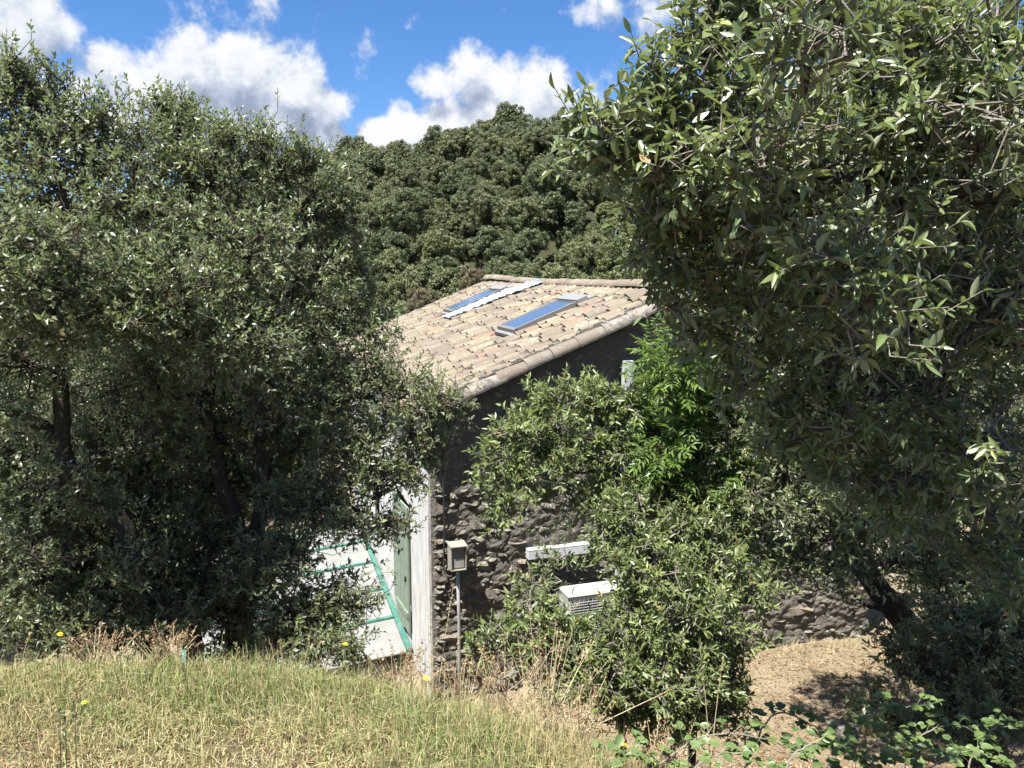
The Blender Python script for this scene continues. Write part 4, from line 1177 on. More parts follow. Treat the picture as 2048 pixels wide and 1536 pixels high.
lobesB = [lobe(450, 690, 4.8, .42, .2, n=34), lobe(330, 560, 4.6, .36, .22, n=28), lobe(570, 780, 5.3, .36, .2, n=26), lobe(300, 760, 5.0, .36, .22, n=28), lobe(660, 800, 5.4, .26, .18, n=18),
          lobe(640, 1290, 4.8, .2, .06, n=12), lobe(560, 1310, 4.9, .22, .06, n=12), lobe(700, 1295, 4.7, .1, .05, n=6), lobe(470, 1310, 4.9, .22, .06, n=12), lobe(600, 1220, 5.0, .22, .1, n=14), lobe(520, 1120, 5.1, .2, .12, n=12),
          lobe(345, 245, 5.8, .10, .22, up=1.6, n=9), lobe(365, 290, 5.8, .16, .2, up=1.3, n=10), lobe(260, 290, 5.7, .14, .2, up=1.3, n=8), lobe(465, 280, 5.7, .07, .12, up=1.5, n=4), lobe(525, 280, 5.9, .06, .12, up=1.5, n=4), lobe(420, 300, 5.7, .14, .16, up=1.3, n=7), lobe(590, 320, 5.9, .14, .12, up=1.3, n=6), lobe(650, 330, 6.0, .12, .1, up=1.3, n=5),
          lobe(352, 320, 5.8, .34, .40, up=1.0, n=34), lobe(352, 225, 5.8, .12, .17, up=1.7, n=9), lobe(385, 250, 5.8, .10, .12, up=1.6, n=5), lobe(450, 350, 5.7, .40, .34, up=.8, n=36), lobe(470, 275, 5.7, .14, .12, up=1.5, n=6),
          lobe(540, 345, 5.9, .36, .28, up=.8, n=30), lobe(530, 285, 5.9, .14, .10, up=1.5, n=6), lobe(625, 380, 6.0, .36, .30, up=.7, n=32), lobe(690, 430, 6.0, .22, .26, up=.7, n=14), lobe(660, 520, 6.0, .32, .36, n=30), lobe(690, 620, 6.0, .30, .30, n=24), lobe(750, 660, 6.0, .2, .2, n=10),
          lobe(480, 500, 5.3, .50, .36, n=46), lobe(420, 610, 5.0, .48, .28, n=44), lobe(540, 660, 5.2, .36, .2, n=26), lobe(570, 610, 5.7, .46, .36, n=38), lobe(640, 720, 5.8, .34, .28, n=26), lobe(740, 740, 5.7, .22, .20, n=16),
          lobe(800, 780, 5.6, .26, .20, n=20), lobe(870, 800, 5.5, .20, .12, n=14), lobe(905, 825, 5.5, .12, .07, n=7), lobe(820, 880, 5.6, .22, .20, n=17), lobe(870, 890, 5.6, .12, .12, n=7),
          lobe(690, 900, 5.4, .30, .22, n=26), lobe(760, 960, 5.4, .24, .14, n=18), lobe(810, 950, 5.5, .14, .10, n=7), lobe(690, 1040, 5.3, .28, .10, n=20), lobe(780, 1050, 5.3, .17, .08, n=11), lobe(590, 1020, 5.5, .30, .16, n=22),
          lobe(560, 830, 6.2, .45, .35, n=34), lobe(420, 820, 6.3, .45, .40, n=36), lobe(350, 950, 6.0, .40, .35, n=30), lobe(480, 960, 6.3, .3, .3, n=20),
          lobe(360, 1120, 5.8, .45, .24, n=34), lobe(560, 1130, 5.0, .24, .10, n=12), lobe(640, 1210, 5.0, .18, .09, n=10), lobe(700, 1180, 5.0, .13, .10, n=7), lobe(580, 1250, 4.9, .28, .10, n=17), lobe(680, 1265, 4.9, .13, .08, n=7), lobe(330, 1230, 5.6, .4, .12, n=24), lobe(480, 1250, 5.6, .2, .08, n=7),
          lobe(450, 720, 6.4, .5, .4, n=40), lobe(340, 760, 6.5, .5, .4, n=36), lobe(560, 720, 6.6, .45, .35, n=34), lobe(620, 860, 6.5, .4, .3, n=28), lobe(400, 1020, 6.4, .45, .35, n=34), lobe(540, 940, 6.5, .4, .3, n=28), lobe(640, 960, 6.2, .3, .2, n=18), lobe(430, 1150, 6.2, .4, .25, n=26), lobe(440, 880, 5.8, .3, .2, n=20), lobe(560, 1090, 5.9, .25, .12, n=12), lobe(740, 860, 6.0, .3, .25, n=20),
          lobe(430, 1210, 5.4, .3, .14, n=22), lobe(400, 1080, 5.6, .34, .22, n=26), lobe(530, 1180, 5.3, .24, .16, n=18), lobe(570, 1110, 5.2, .2, .1, n=12), lobe(620, 1250, 5.0, .2, .07, n=10), lobe(720, 1215, 5.0, .10, .07, n=5), lobe(540, 1270, 5.2, .22, .07, n=12), lobe(380, 1000, 6.9, .6, .45, n=42), lobe(380, 1180, 6.6, .5, .3, n=34), lobe(520, 1060, 6.8, .4, .3, n=26), lobe(470, 760, 7.0, .6, .5, n=40), lobe(600, 1000, 5.4, .26, .14, n=16)]
make_tree('holm_oak', 'holm oak with forked mossy trunks between the left edge and the roof', 'tree', b2, tB_, lobesB, LEAF_FAR, 12, 'oak_leaf', extra_limbs=limB, singles=300)

# --- near holm oak on the right, trunk outside the frame, boughs reaching in
b3 = np.array([3.1, 2.9, float(ground_z(3.1, 2.9))])
t3 = [([b3, (3.0, 2.9, -1.2), (2.75, 2.85, .2), (2.6, 2.8, 1.6)], .13, .05)]
l3 = [([(2.85, 2.87, -.2), at(2150, 420, 2.75), at(1950, 385, 2.6), at(1780, 350, 2.5), at(1600, 345, 2.4), at(1440, 300, 2.3)], .042, .008),
      ([(2.7, 2.85, .5), at(2050, 100, 2.7), at(1850, 60, 2.6), at(1600, 20, 2.3), at(1420, 40, 2.3)], .035, .008),
      ([at(1850, 360, 2.55), at(1760, 240, 2.5), at(1720, 120, 2.5), at(1700, -40, 2.5)], .02, .008),
      ([at(1800, 355, 2.5), at(1620, 430, 2.4), at(1480, 440, 2.4), at(1380, 470, 2.45)], .018, .006),
      ([(2.95, 2.9, -.8), at(2100, 700, 2.9), at(1900, 680, 2.9), at(1740, 620, 2.6)], .03, .008),
      ([at(2040, 560, 2.6), at(1960, 640, 2.55), at(1900, 720, 2.5), at(1860, 800, 2.5)], .014, .005)]
lob3 = [lobe(1650, 900, 3.1, .2, .13, n=12), lobe(1760, 980, 3.2, .24, .14, n=14), lobe(1870, 960, 3.1, .28, .2, n=20), lobe(1980, 1030, 3.0, .28, .2, n=20), lobe(1900, 1080, 3.3, .26, .14, n=16), lobe(2040, 1120, 3.0, .22, .18, n=16), lobe(1560, 790, 3.0, .16, .1, n=9), lobe(1690, 850, 2.8, .2, .14, n=12),
        lobe(1700, 420, 3.3, .35, .25, n=26), lobe(1820, 490, 3.3, .35, .25, n=26), lobe(1940, 420, 3.2, .35, .28, n=26), lobe(1750, 290, 3.3, .35, .25, n=26), lobe(1900, 240, 3.3, .38, .28, n=28), lobe(1650, 20, 2.8, .3, .2, n=20), lobe(1850, 640, 3.5, .35, .25, n=24), lobe(2020, 560, 3.4, .35, .3, n=24), lobe(1800, 60, 3.2, .35, .25, n=22), lobe(1298, 430, 2.35, .045, .05, n=3), lobe(1290, 505, 2.4, .04, .05, n=3), lobe(1340, 620, 2.5, .05, .05, n=3), lobe(1400, 660, 2.6, .08, .06, n=5), lobe(1480, 745, 2.8, .1, .07, n=6), lobe(1255, 250, 2.15, .05, .05, n=3),
        lobe(1390, 185, 2.2, .13, .16, .16, n=14, up=.6), lobe(1325, 150, 2.2, .05, .09, n=4, up=.8), lobe(1200, 235, 2.1, .04, .05, n=5, up=.7), lobe(1185, 290, 2.15, .07, .035, n=6), lobe(1240, 290, 2.15, .05, .04, n=5), lobe(1275, 330, 2.2, .07, .08, n=6), lobe(1345, 300, 2.3, .11, .15, n=10),
        lobe(1460, 90, 2.3, .17, .20, .2, n=16), lobe(1395, 40, 2.3, .07, .14, n=6, up=.8), lobe(1500, -20, 2.3, .18, .12, n=9), lobe(1520, 170, 2.3, .22, .2, n=20), lobe(1630, 50, 1.75, .13, .09, .14, n=11, up=.7), lobe(1680, 150, 2.5, .30, .22, .3, n=26),
        lobe(1850, 100, 2.6, .34, .24, .3, n=32), lobe(1990, 60, 2.6, .32, .28, .3, n=28), lobe(2000, 240, 2.5, .3, .2, .3, n=26), lobe(1850, 240, 2.3, .26, .16, n=22), lobe(1400, 290, 2.2, .22, .16, n=20), lobe(1540, 310, 2.0, .18, .13, n=15), lobe(1650, 330, 2.4, .24, .14, n=18),
        lobe(1365, 430, 2.4, .11, .13, n=10), lobe(1335, 520, 2.45, .05, .06, n=3), lobe(1420, 430, 2.3, .20, .13, n=14), lobe(1410, 520, 2.5, .14, .10, n=10), lobe(1560, 460, 2.5, .26, .16, n=24), lobe(1700, 500, 2.0, .16, .10, n=11), lobe(1720, 620, 1.95, .13, .12, n=9), lobe(1800, 420, 2.5, .26, .16, n=20),
        lobe(1430, 590, 2.6, .12, .08, n=8), lobe(1500, 610, 2.7, .25, .16, n=22), lobe(1620, 580, 2.7, .25, .16, n=20), lobe(1930, 480, 2.7, .3, .25, n=26), lobe(1850, 620, 2.8, .3, .2, n=24), lobe(2020, 650, 2.6, .26, .26, n=22),
        lobe(1590, 720, 2.9, .26, .16, n=18), lobe(1720, 760, 2.9, .3, .2, n=24), lobe(1880, 800, 2.9, .3, .24, n=26), lobe(2010, 880, 2.7, .26, .26, n=20), lobe(1500, 690, 2.9, .13, .10, n=8), lobe(1600, 850, 3.0, .2, .10, n=10), lobe(1760, 900, 3.1, .24, .14, n=14),
        lobe(2150, 300, 2.6, .4, .4, .4, n=24), lobe(2150, 700, 2.7, .4, .4, .4, n=24)]
LEAF_NEAR = dict(len=.055, wid=.33, k=8, shoot=.11, per=4, rsub=.085, droop=.22, a0=85, a1=35)
make_tree('holm_oak', 'large near holm oak whose leafy boughs fill the upper right', 'tree', b3, t3, lob3, LEAF_NEAR, 13, 'oak_leaf_near', kind='fine', extra_limbs=l3, singles=300, branch_r=.012, twig_mat='twig')

# --- leaning oak behind it at the lower right
b4 = ground_at(2010, 5.2, 1440)
t4 = [([b4, at(1950, 1400, 5.2), at(1860, 1310, 5.2), at(1775, 1200, 5.2), at(1700, 1090, 5.15), at(1660, 980, 5.1), at(1640, 820, 5.1)], .125, .035),
      ([at(1880, 1330, 5.2), at(1880, 1200, 5.3), at(1900, 1050, 5.4), at(1930, 850, 5.5)], .05, .02)]
lob4 = [lobe(1600, 450, 4.1, .4, .3, n=32), lobe(1750, 420, 4.1, .4, .3, n=34), lobe(1900, 480, 4.2, .4, .3, n=34), lobe(1680, 250, 4.1, .4, .3, n=32), lobe(1850, 280, 4.2, .4, .3, n=34), lobe(2000, 350, 4.2, .4, .3, n=34), lobe(1600, 610, 4.4, .3, .22, n=22), lobe(1980, 620, 4.2, .4, .3, n=34), lobe(1820, 640, 4.2, .4, .25, n=32), lobe(1700, 720, 4.3, .3, .2, n=22),
        lobe(1500, 850, 4.9, .30, .26, n=24), lobe(1620, 900, 4.6, .32, .26, n=28), lobe(1700, 960, 4.3, .30, .20, n=28), lobe(1560, 960, 4.6, .26, .22, n=24), lobe(1640, 1040, 4.4, .28, .18, n=22), lobe(1740, 1040, 4.2, .22, .16, n=16), lobe(1800, 960, 4.6, .3, .22, n=22),
        lobe(1480, 1020, 4.8, .22, .20, n=16), lobe(1600, 1120, 4.6, .22, .12, n=14), lobe(1730, 1130, 4.3, .10, .12, n=6), lobe(1830, 1100, 5.0, .3, .2, n=22), lobe(1950, 1000, 5.2, .4, .3, n=30), lobe(2060, 1080, 4.9, .4, .4, n=28), lobe(1960, 1180, 5.6, .4, .22, n=26), lobe(2080, 1250, 4.9, .35, .3, n=24), lobe(1860, 1200, 6.2, .3, .2, n=16),
        lobe(1990, 1330, 5.7, .4, .14, n=18), lobe(1750, 780, 5.3, .4, .3, n=26), lobe(1900, 820, 5.5, .4, .35, n=28), lobe(2060, 860, 5.2, .4, .4, n=26), lobe(1560, 720, 5.3, .3, .25, n=16), lobe(1900, 560, 5.6, .5, .4, n=26), lobe(1700, 560, 5.6, .5, .4, n=24), lobe(2060, 560, 5.5, .5, .5, n=22), lobe(1850, 300, 5.6, .6, .5, n=28), lobe(1600, 350, 5.6, .35, .4, n=18), lobe(1650, 120, 5.5, .4, .4, n=20), lobe(1950, 60, 5.6, .6, .5, n=24),
        lobe(1900, 1130, 5.8, .4, .28, n=34), lobe(2030, 1160, 5.6, .4, .3, n=32), lobe(1990, 1270, 6.0, .45, .25, n=32), lobe(1880, 1290, 6.3, .35, .18, n=22), lobe(2080, 1370, 5.6, .4, .2, n=26), lobe(1960, 1390, 6.1, .4, .14, n=22), lobe(1800, 1040, 5.7, .35, .25, n=28), lobe(1940, 930, 4.9, .35, .25, n=26), lobe(2050, 1000, 4.6, .35, .3, n=26), lobe(1900, 420, 5.4, .5, .3, n=34), lobe(2040, 380, 5.2, .45, .4, n=30), lobe(1780, 430, 5.6, .4, .3, n=24), lobe(1690, 1170, 5.6, .2, .12, n=10), lobe(1570, 1090, 5.3, .25, .15, n=16)]
make_tree('holm_oak', 'dark holm oak with a thick leaning trunk at the lower right', 'tree', b4, t4, lob4, dict(len=.056, wid=.36, k=8, shoot=.12, per=5, rsub=.12, droop=.12), 14, 'oak_leaf', extra_limbs=(), singles=250)

# --- tall oak added to shade the yard at right, mostly behind nearer trees
b6 = np.array([5.0, 8.7, float(ground_z(5.0, 8.7))])
t6 = [([b6, (5.0, 8.7, -4.2), (4.7, 8.7, -2.8), (4.4, 8.6, -1.2), (4.3, 8.6, .4)], .13, .04)]
lob6 = [((x, y, z), (rx, rx, rz), .4, n) for x, y, z, rx, rz, n in ((3.5, 8.6, -1.6, .7, .5, 34), (4.3, 8.5, -2.2, .75, .5, 38), (5.3, 8.6, -2.0, .8, .6, 40), (4.2, 8.7, -.9, .8, .6, 40), (5.2, 8.8, -.8, .9, .7, 40), (6.2, 8.8, -1.4, .8, .7, 34), (3.9, 9.2, -2.4, .6, .4, 24), (5.0, 8.3, -3.2, .7, .45, 34), (6.0, 8.5, -3.2, .7, .5, 34), (4.7, 8.7, .3, .8, .6, 34), (6.0, 8.9, -4.3, .6, .4, 24), (5.6, 8.2, -4.4, .5, .3, 20), (3.1, 8.4, -1.5, .6, .4, 30), (3.4, 8.0, -2.3, .5, .3, 24), (3.9, 7.8, -1.2, .6, .4, 30))]
make_tree('holm_oak', 'holm oak added to shade the yard, seen in gaps behind the leaning trunk', 'tree', b6, t6, lob6, dict(len=.075, wid=.38, k=9, shoot=.17, per=8, rsub=.17, droop=.1), 16, 'oak_leaf', singles=0)

# --- shaded undergrowth in the lower right corner
b7 = ground_at(1930, 4.0, 1480)
t7 = [([b7, at(1930, 1460, 4.0), at(1900, 1380, 4.0), at(1860, 1310, 4.1)], .03, .01), ([b7 + np.array([.1, 0, 0]), at(1990, 1450, 3.9), at(2020, 1360, 3.9), at(2040, 1280, 3.9)], .03, .01)]
lob7 = [lobe(1850, 1340, 4.2, .26, .14, n=20), lobe(1960, 1300, 4.0, .26, .16, n=22), lobe(2050, 1330, 3.8, .26, .2, n=22), lobe(2000, 1420, 3.7, .26, .12, n=20), lobe(1880, 1430, 3.9, .24, .10, n=16), lobe(1770, 1420, 4.3, .2, .08, n=10), lobe(1910, 1230, 4.3, .26, .16, n=20), lobe(2060, 1220, 4.0, .26, .2, n=20), lobe(1800, 1270, 4.6, .16, .1, n=8)]
make_tree('evergreen_shrub', 'dark shaded undergrowth shrub filling the lower right corner', 'shrub', b7, t7, lob7, dict(len=.052, wid=.40, k=8, shoot=.11, per=6, rsub=.10, droop=.08), 17, 'oak_leaf', singles=60, branch_r=.01)

# --- shrub before the stone wall
b5 = ground_at(1290, 4.6, 1500)
t5 = [([b5, at(1300, 1440, 4.6), at(1280, 1260, 4.6), at(1230, 1060, 4.7), at(1180, 900, 4.9)], .035, .012),
      ([b5 + np.array([.08, 0, 0]), at(1370, 1430, 4.5), at(1400, 1270, 4.5), at(1380, 1100, 4.6)], .03, .012),
      ([b5 + np.array([-.1, 0, 0]), at(1230, 1420, 4.4), at(1150, 1300, 4.3), at(1060, 1240, 4.2)], .028, .01)]
lob5 = [lobe(1245, 800, 4.9, .10, .08, n=7), lobe(1240, 880, 4.9, .13, .14, n=11), lobe(1235, 970, 4.8, .14, .14, n=12), lobe(1090, 870, 4.8, .2, .14, n=14), lobe(1120, 930, 4.8, .22, .14, n=15), lobe(1240, 1020, 4.7, .16, .12, n=11),
        lobe(1380, 1420, 4.3, .22, .12, n=18), lobe(1290, 1400, 4.4, .2, .12, n=14), lobe(1460, 1420, 4.3, .16, .12, n=10), lobe(1430, 1050, 4.8, .2, .2, n=16), lobe(1330, 1190, 4.6, .26, .2, n=24), lobe(1420, 1310, 4.4, .22, .16, n=18), lobe(1190, 1360, 4.3, .2, .12, n=12), lobe(970, 1300, 4.2, .07, .06, n=4),
        lobe(1200, 800, 5.0, .15, .10, n=10, up=.7), lobe(1235, 850, 5.0, .14, .14, n=10), lobe(985, 930, 4.8, .15, .12, n=9), lobe(1000, 1010, 4.8, .13, .09, n=6), lobe(1010, 860, 4.9, .13, .10, n=8), 
        lobe(1110, 800, 5.0, .19, .10, n=11, up=.7), lobe(1180, 790, 5.0, .16, .12, n=12, up=.7), lobe(1060, 870, 4.9, .20, .14, n=14), lobe(1160, 880, 4.9, .26, .20, n=26), lobe(1040, 980, 4.8, .20, .16, n=15), lobe(1130, 990, 4.9, .24, .14, n=12), lobe(1230, 920, 5.0, .20, .22, n=16), lobe(1020, 910, 4.85, .13, .09, n=6),
        lobe(1270, 1050, 4.6, .26, .20, n=26), lobe(1210, 1060, 4.6, .16, .10, n=9), lobe(1360, 1060, 4.7, .26, .22, n=26), lobe(1380, 950, 5.0, .22, .22, n=16), lobe(1300, 1130, 4.4, .26, .16, n=24), lobe(1420, 1130, 4.5, .24, .22, n=24), lobe(1490, 1180, 4.4, .16, .16, n=13),
        lobe(1110, 1130, 4.5, .10, .07, n=4), lobe(1060, 1200, 4.3, .14, .09, n=9), lobe(1010, 1280, 4.2, .15, .09, n=10), lobe(1100, 1270, 4.2, .22, .14, n=20), lobe(1180, 1290, 4.2, .20, .14, n=17), lobe(1280, 1230, 4.3, .24, .16, n=24), lobe(1370, 1230, 4.2, .24, .16, n=24), lobe(1460, 1280, 4.3, .16, .14, n=13),
        lobe(1330, 1340, 4.1, .26, .14, n=24), lobe(1240, 1350, 4.1, .18, .10, n=12), lobe(1430, 1370, 4.2, .18, .12, n=11), lobe(1130, 1350, 4.1, .18, .08, n=10), lobe(1320, 1430, 4.2, .16, .10, n=9), lobe(1250, 1430, 4.3, .08, .10, n=4)]
make_tree('evergreen_shrub', 'olive green leafy shrub in front of the stone wall and air conditioner', 'shrub', b5, t5, lob5, dict(len=.053, wid=.31, k=9, shoot=.10, per=6, rsub=.095, droop=.06, a0=85, a1=30), 15, 'shrub_leaf', kind='fine', singles=300, branch_r=.012, twig_mat='twig')

# --- ash sapling: pinnate leaves
def build_ash():
    r = np.random.default_rng(21)
    base = ground_at(1390, 5.0, 1300)
    root = thing('ash_sapling', 'bright green ash sapling with feathery leaves beside the white trunking', 'tree', base)
    tips = [(1330, 680), (1390, 650), (1300, 760), (1440, 680), (1290, 850), (1360, 780), (1350, 880), (1430, 800), (1380, 970), (1300, 920), (1470, 750), (1500, 700), (1490, 840), (1530, 900), (1440, 980), (1330, 960), (1460, 1060), (1300, 690), (1320, 820), (1280, 800), (1340, 720), (1400, 720), (1310, 880), (1370, 840), (1450, 900), (1340, 1010), (1500, 1000), (1420, 1040), (1480, 660), (1540, 820)]
    P0 = smooth_path([base, at(1400, 1150, 5.0), at(1390, 950, 5.0), at(1390, 760, 5.0), at(1375, 660, 5.0)], 24)
    m = MB(); m.tube(P0, np.linspace(.03, .008, 24), 7); m.build('trunk', M['dark_twig'], root, smooth=True)
    mb = MB(); Ls = []
    for px, py in tips:
        tip = at(px, py, 4.95 + r.uniform(-.3, .3))
        j = int(np.argmin(np.linalg.norm(P0 - (tip - np.array([0, 0, .4])), axis=1)))
        br = smooth_path([P0[j], (P0[j] + tip) / 2 + np.array([0, 0, -.06]), tip], 10)
        m = MB(); m.tube(br, np.linspace(.010, .004, 10), 5); m.build('branch', M['dark_twig'], root, smooth=True)
        nl = 32
        for k in range(nl):
            t = r.uniform(.45, 1); o = br[int(t * 9)]
            d = nrm(nrm(br[-1] - br[0]) * .5 + r.normal(0, .75, 3) + np.array([0, -.15, .25]))
            ln = r.uniform(.16, .27)
            side = nrm(np.cross(d, np.array([0, 0, 1.0]) + r.normal(0, .25, 3))); up = np.cross(side, d)
            n = 6
            tt = np.linspace(.28, .95, n)
            pts = o + d * (ln * tt)[:, None] + np.array([0, 0, -.16]) * (tt ** 2 * ln)[:, None]
            stems(mb, [o], [o + d * ln * .5 + np.array([0, 0, -.04 * ln])], [.0018], [.0014], 1); stems(mb, [o + d * ln * .5 + np.array([0, 0, -.04 * ln])], [pts[-1]], [.0014], [.0008], 1)
            pos = np.concatenate([pts, pts, pts[-1:]])
            ld = np.concatenate([nrm(side * 1.0 + d * .62 + np.array([0, 0, -.22]) + r.normal(0, .1, (n, 3))), nrm(-side * 1.0 + d * .62 + np.array([0, 0, -.22]) + r.normal(0, .1, (n, 3))), nrm(d[None] + np.array([0, 0, -.3]))])
            no = up + r.normal(0, .2, (len(pos), 3)); no = nrm(no - (no * ld).sum(1, keepdims=True) * ld)
            ll = np.concatenate([np.full(2 * n, .068), [.072]]) * r.uniform(.8, 1.15, 2 * n + 1)
            Ls.append(dict(pos=pos, dir=ld, nor=no, len=ll, wid=np.full(len(pos), .27), tint=np.clip(r.normal(.5, .2) + r.normal(0, .1, len(pos)), 0, 1), cur=r.uniform(.2, 1.3, len(pos))))
    L = cat_leaves(Ls)
    h = bpy.data.objects.new('crown', bpy.data.meshes.new('tmp')); COL.objects.link(h); h.parent = root; h.matrix_parent_inverse = Matrix.Translation(-Vector(root.location))
    L = single_leaves(L, 'coarse', M['ash_leaf'], h, 200, 'leaflet')
    put_leaves(mb, L, 'coarse', 0)
    h.data = mb.mesh('crown', [M['ash_leaf'], M['dark_twig']]); h['kind'] = 'stuff'
build_ash()

# ------------------------------------------------------------------ grass bank
def build_grass():
    r = np.random.default_rng(31)
    def field(n, x0, x1, y0, y1):
        X = r.uniform(x0, x1, n); Y = r.uniform(y0, y1, n); return X, Y
    def patch(X, Y):
        return (np.sin(X * 2.1 + 1.3 * np.sin(Y * 1.7)) + np.sin(Y * 3.3 + X * .9 + .6) + np.sin(X * 5.2 - Y * 2.6) * .6) / 2.6
    def blades(mb, X, Y, h, w, lean, tint, bendf=1.0):
        n = len(X); Z = ground_z(X, Y) - .01
        a = r.uniform(0, 6.283, n); ld = np.stack([np.cos(a), np.sin(a), np.zeros(n)], 1)
        b = r.uniform(0, 6.283, n); wd = np.stack([np.cos(b), np.sin(b), np.zeros(n)], 1) * (w / 2)[:, None]
        p0 = np.stack([X, Y, Z], 1)
        up = np.array([0, 0, 1.0])
        l = lean[:, None]; hh = h[:, None]
        p1 = p0 + up * hh * .5 * np.sqrt(np.maximum(.05, 1 - l * l * .3)) + ld * hh * l * .22
        p2 = p0 + up * hh * np.maximum(.12, 1 - .75 * l) + ld * hh * l * .8 * bendf
        V = np.stack([p0 - wd, p0 + wd, p1 - wd * .8, p1 + wd * .8, p2], 1).reshape(-1, 3)
        o = np.arange(n)[:, None] * 5
        base = mb.n
        mb.add(V, (o[:, None] + np.array([[0, 1, 3], [0, 3, 2], [2, 3, 4]])[None]).reshape(-1, 3), 0, np.repeat(tint, 5))
    # short dead turf and lying straw
    mb = MB()
    X, Y = field(165000, -4.4, 2.0, 1.5, 4.4)
    keep = (Y < 4.4) & ~((X > .9) & (r.uniform(0, 1, len(X)) < .6))
    X, Y = X[keep], Y[keep]; n = len(X)
    pt = patch(X, Y)
    blades(mb, X, Y, r.uniform(.02, .10, n) * (1 + .45 * patch(X * 3.7, Y * 4.1)) * (1 + .2 * pt), r.uniform(.0018, .0055, n), np.clip(r.normal(.92, .3, n), .1, 1.25), np.clip(r.normal(.76, .14, n) - .16 * (patch(X * 2.3, Y * 2.9 + 1) > .3) + .16 * (patch(X * 1.9 + 2, Y * 2.2) < -.55), .3, 1.0))
    o = mb.build('dry_grass', M['grass'], kind='stuff'); tag(o, 'short straw coloured dry grass covering the foreground bank', 'grass')
    # green grass, thickest along the crest
    mb = MB()
    X, Y = field(170000, -4.6, 1.4, 1.6, 4.2)
    yc = np.interp(X, [-6, -2, -.9, -.55, -.25, .1, .5, 1.2], [3.28, 2.9, 2.9, 2.8, 2.62, 2.42, 2.15, 1.8])
    band = np.exp(-((Y - yc + .10) / .24) ** 2) * sstep(X, -2.3, -1.5) * (.75 + .35 * patch(X * 1.1, Y * .8 + 2)) * (1 - sstep(X, -.15, .25))
    pr = .03 + 1.4 * band + .05 * (patch(X * 1.3 + 4, Y * 1.6) > .35)
    k = r.uniform(0, 1, len(X)) < pr * .62
    X, Y, band = X[k], Y[k], band[k]; n = len(X)
    blades(mb, X, Y, r.uniform(.05, .13, n) * (1 + .75 * band), r.uniform(.002, .0042, n), np.clip(r.normal(.5, .28, n), .05, 1.1), np.clip(r.normal(.23, .13, n) + .12 * (band < .2), 0, .8))
    o = mb.build('green_grass', M['grass'], kind='stuff'); tag(o, 'soft green grass growing along the crest of the bank', 'grass')
    # tall dry stems towards the right of the crest
    mb = MB()
    X = np.concatenate([r.normal(.18, .26, 3000), r.normal(-2.6, .7, 1500)]); Y = np.concatenate([r.normal(2.62, .16, 3000), r.normal(2.8, .2, 1500)])
    X3 = r.uniform(-2.9, .35, 3200); Y3 = np.interp(X3, [-6, -2, -.9, -.55, -.25, .1, .5], [3.28, 2.88, 2.88, 2.8, 2.62, 2.42, 2.2]) + r.normal(-.04, .14, 3200)
    X, Y = np.concatenate([X, X3]), np.concatenate([Y, Y3])
    n = len(X)
    blades(mb, X, Y, r.uniform(.08, .23, n) * np.where(X < -1.2, .75, 1), r.uniform(.0015, .003, n), np.clip(r.normal(.35, .2, n), .02, .9), np.clip(r.normal(.74, .12, n), .45, 1.0))
    nt = 260     # uneven tufts of longer blades
    cx_ = r.uniform(-3.2, .5, nt); cy_ = r.uniform(1.9, 3.0, nt)
    for a_, b_, h_, t_, w_ in zip(cx_, cy_, r.uniform(.07, .2, nt), np.where(r.uniform(0, 1, nt) < .38, r.normal(.22, .08, nt), r.normal(.78, .12, nt)), r.uniform(.012, .05, nt)):
        n = int(r.integers(18, 50))
        blades(mb, a_ + r.normal(0, w_, n), b_ + r.normal(0, w_, n), h_ * r.uniform(.4, 1.1, n), r.uniform(.0018, .004, n), np.clip(r.normal(.6, .3, n), .05, 1.2), np.clip(t_ + r.normal(0, .07, n), 0, 1))
    o = mb.build('tall_dry_grass', M['grass'], kind='stuff'); tag(o, 'taller golden grass stems and tufts scattered over the bank', 'grass')
    # litter of dead leaves on the yard before the wall
    mb = MB()
    X = r.uniform(.3, 7.5, 26000); Y = r.uniform(6.5, 12.5, 26000)
    a = (X + 1.0705) * HU[0] + (Y - 10) * HU[1]; b = (X + 1.0705) * HV[0] + (Y - 10) * HV[1]
    k = (b < -.05) & (a > .05); X, Y = X[k], Y[k]; n = len(X)
    pos = np.stack([X, Y, ground_z(X, Y) + .006], 1)
    d = nrm(np.stack([r.normal(0, 1, n), r.normal(0, 1, n), r.normal(0, .25, n)], 1)); no = np.array([0, 0, 1.0]) + r.normal(0, .35, (n, 3)); no = nrm(no - (no * d).sum(1, keepdims=True) * d)
    put_leaves(mb, dict(pos=pos, dir=d, nor=no, len=r.uniform(.02, .07, n), wid=r.uniform(.3, .55, n), tint=np.clip(r.normal(.55, .4, n), 0, 1), cur=r.uniform(-1, 2, n)), 'coarse')
    o = mb.build('leaf_litter', M['dry_leaf'], kind='stuff'); tag(o, 'pale fallen dead leaves strewn over the yard by the wall', 'leaf litter')
build_grass()

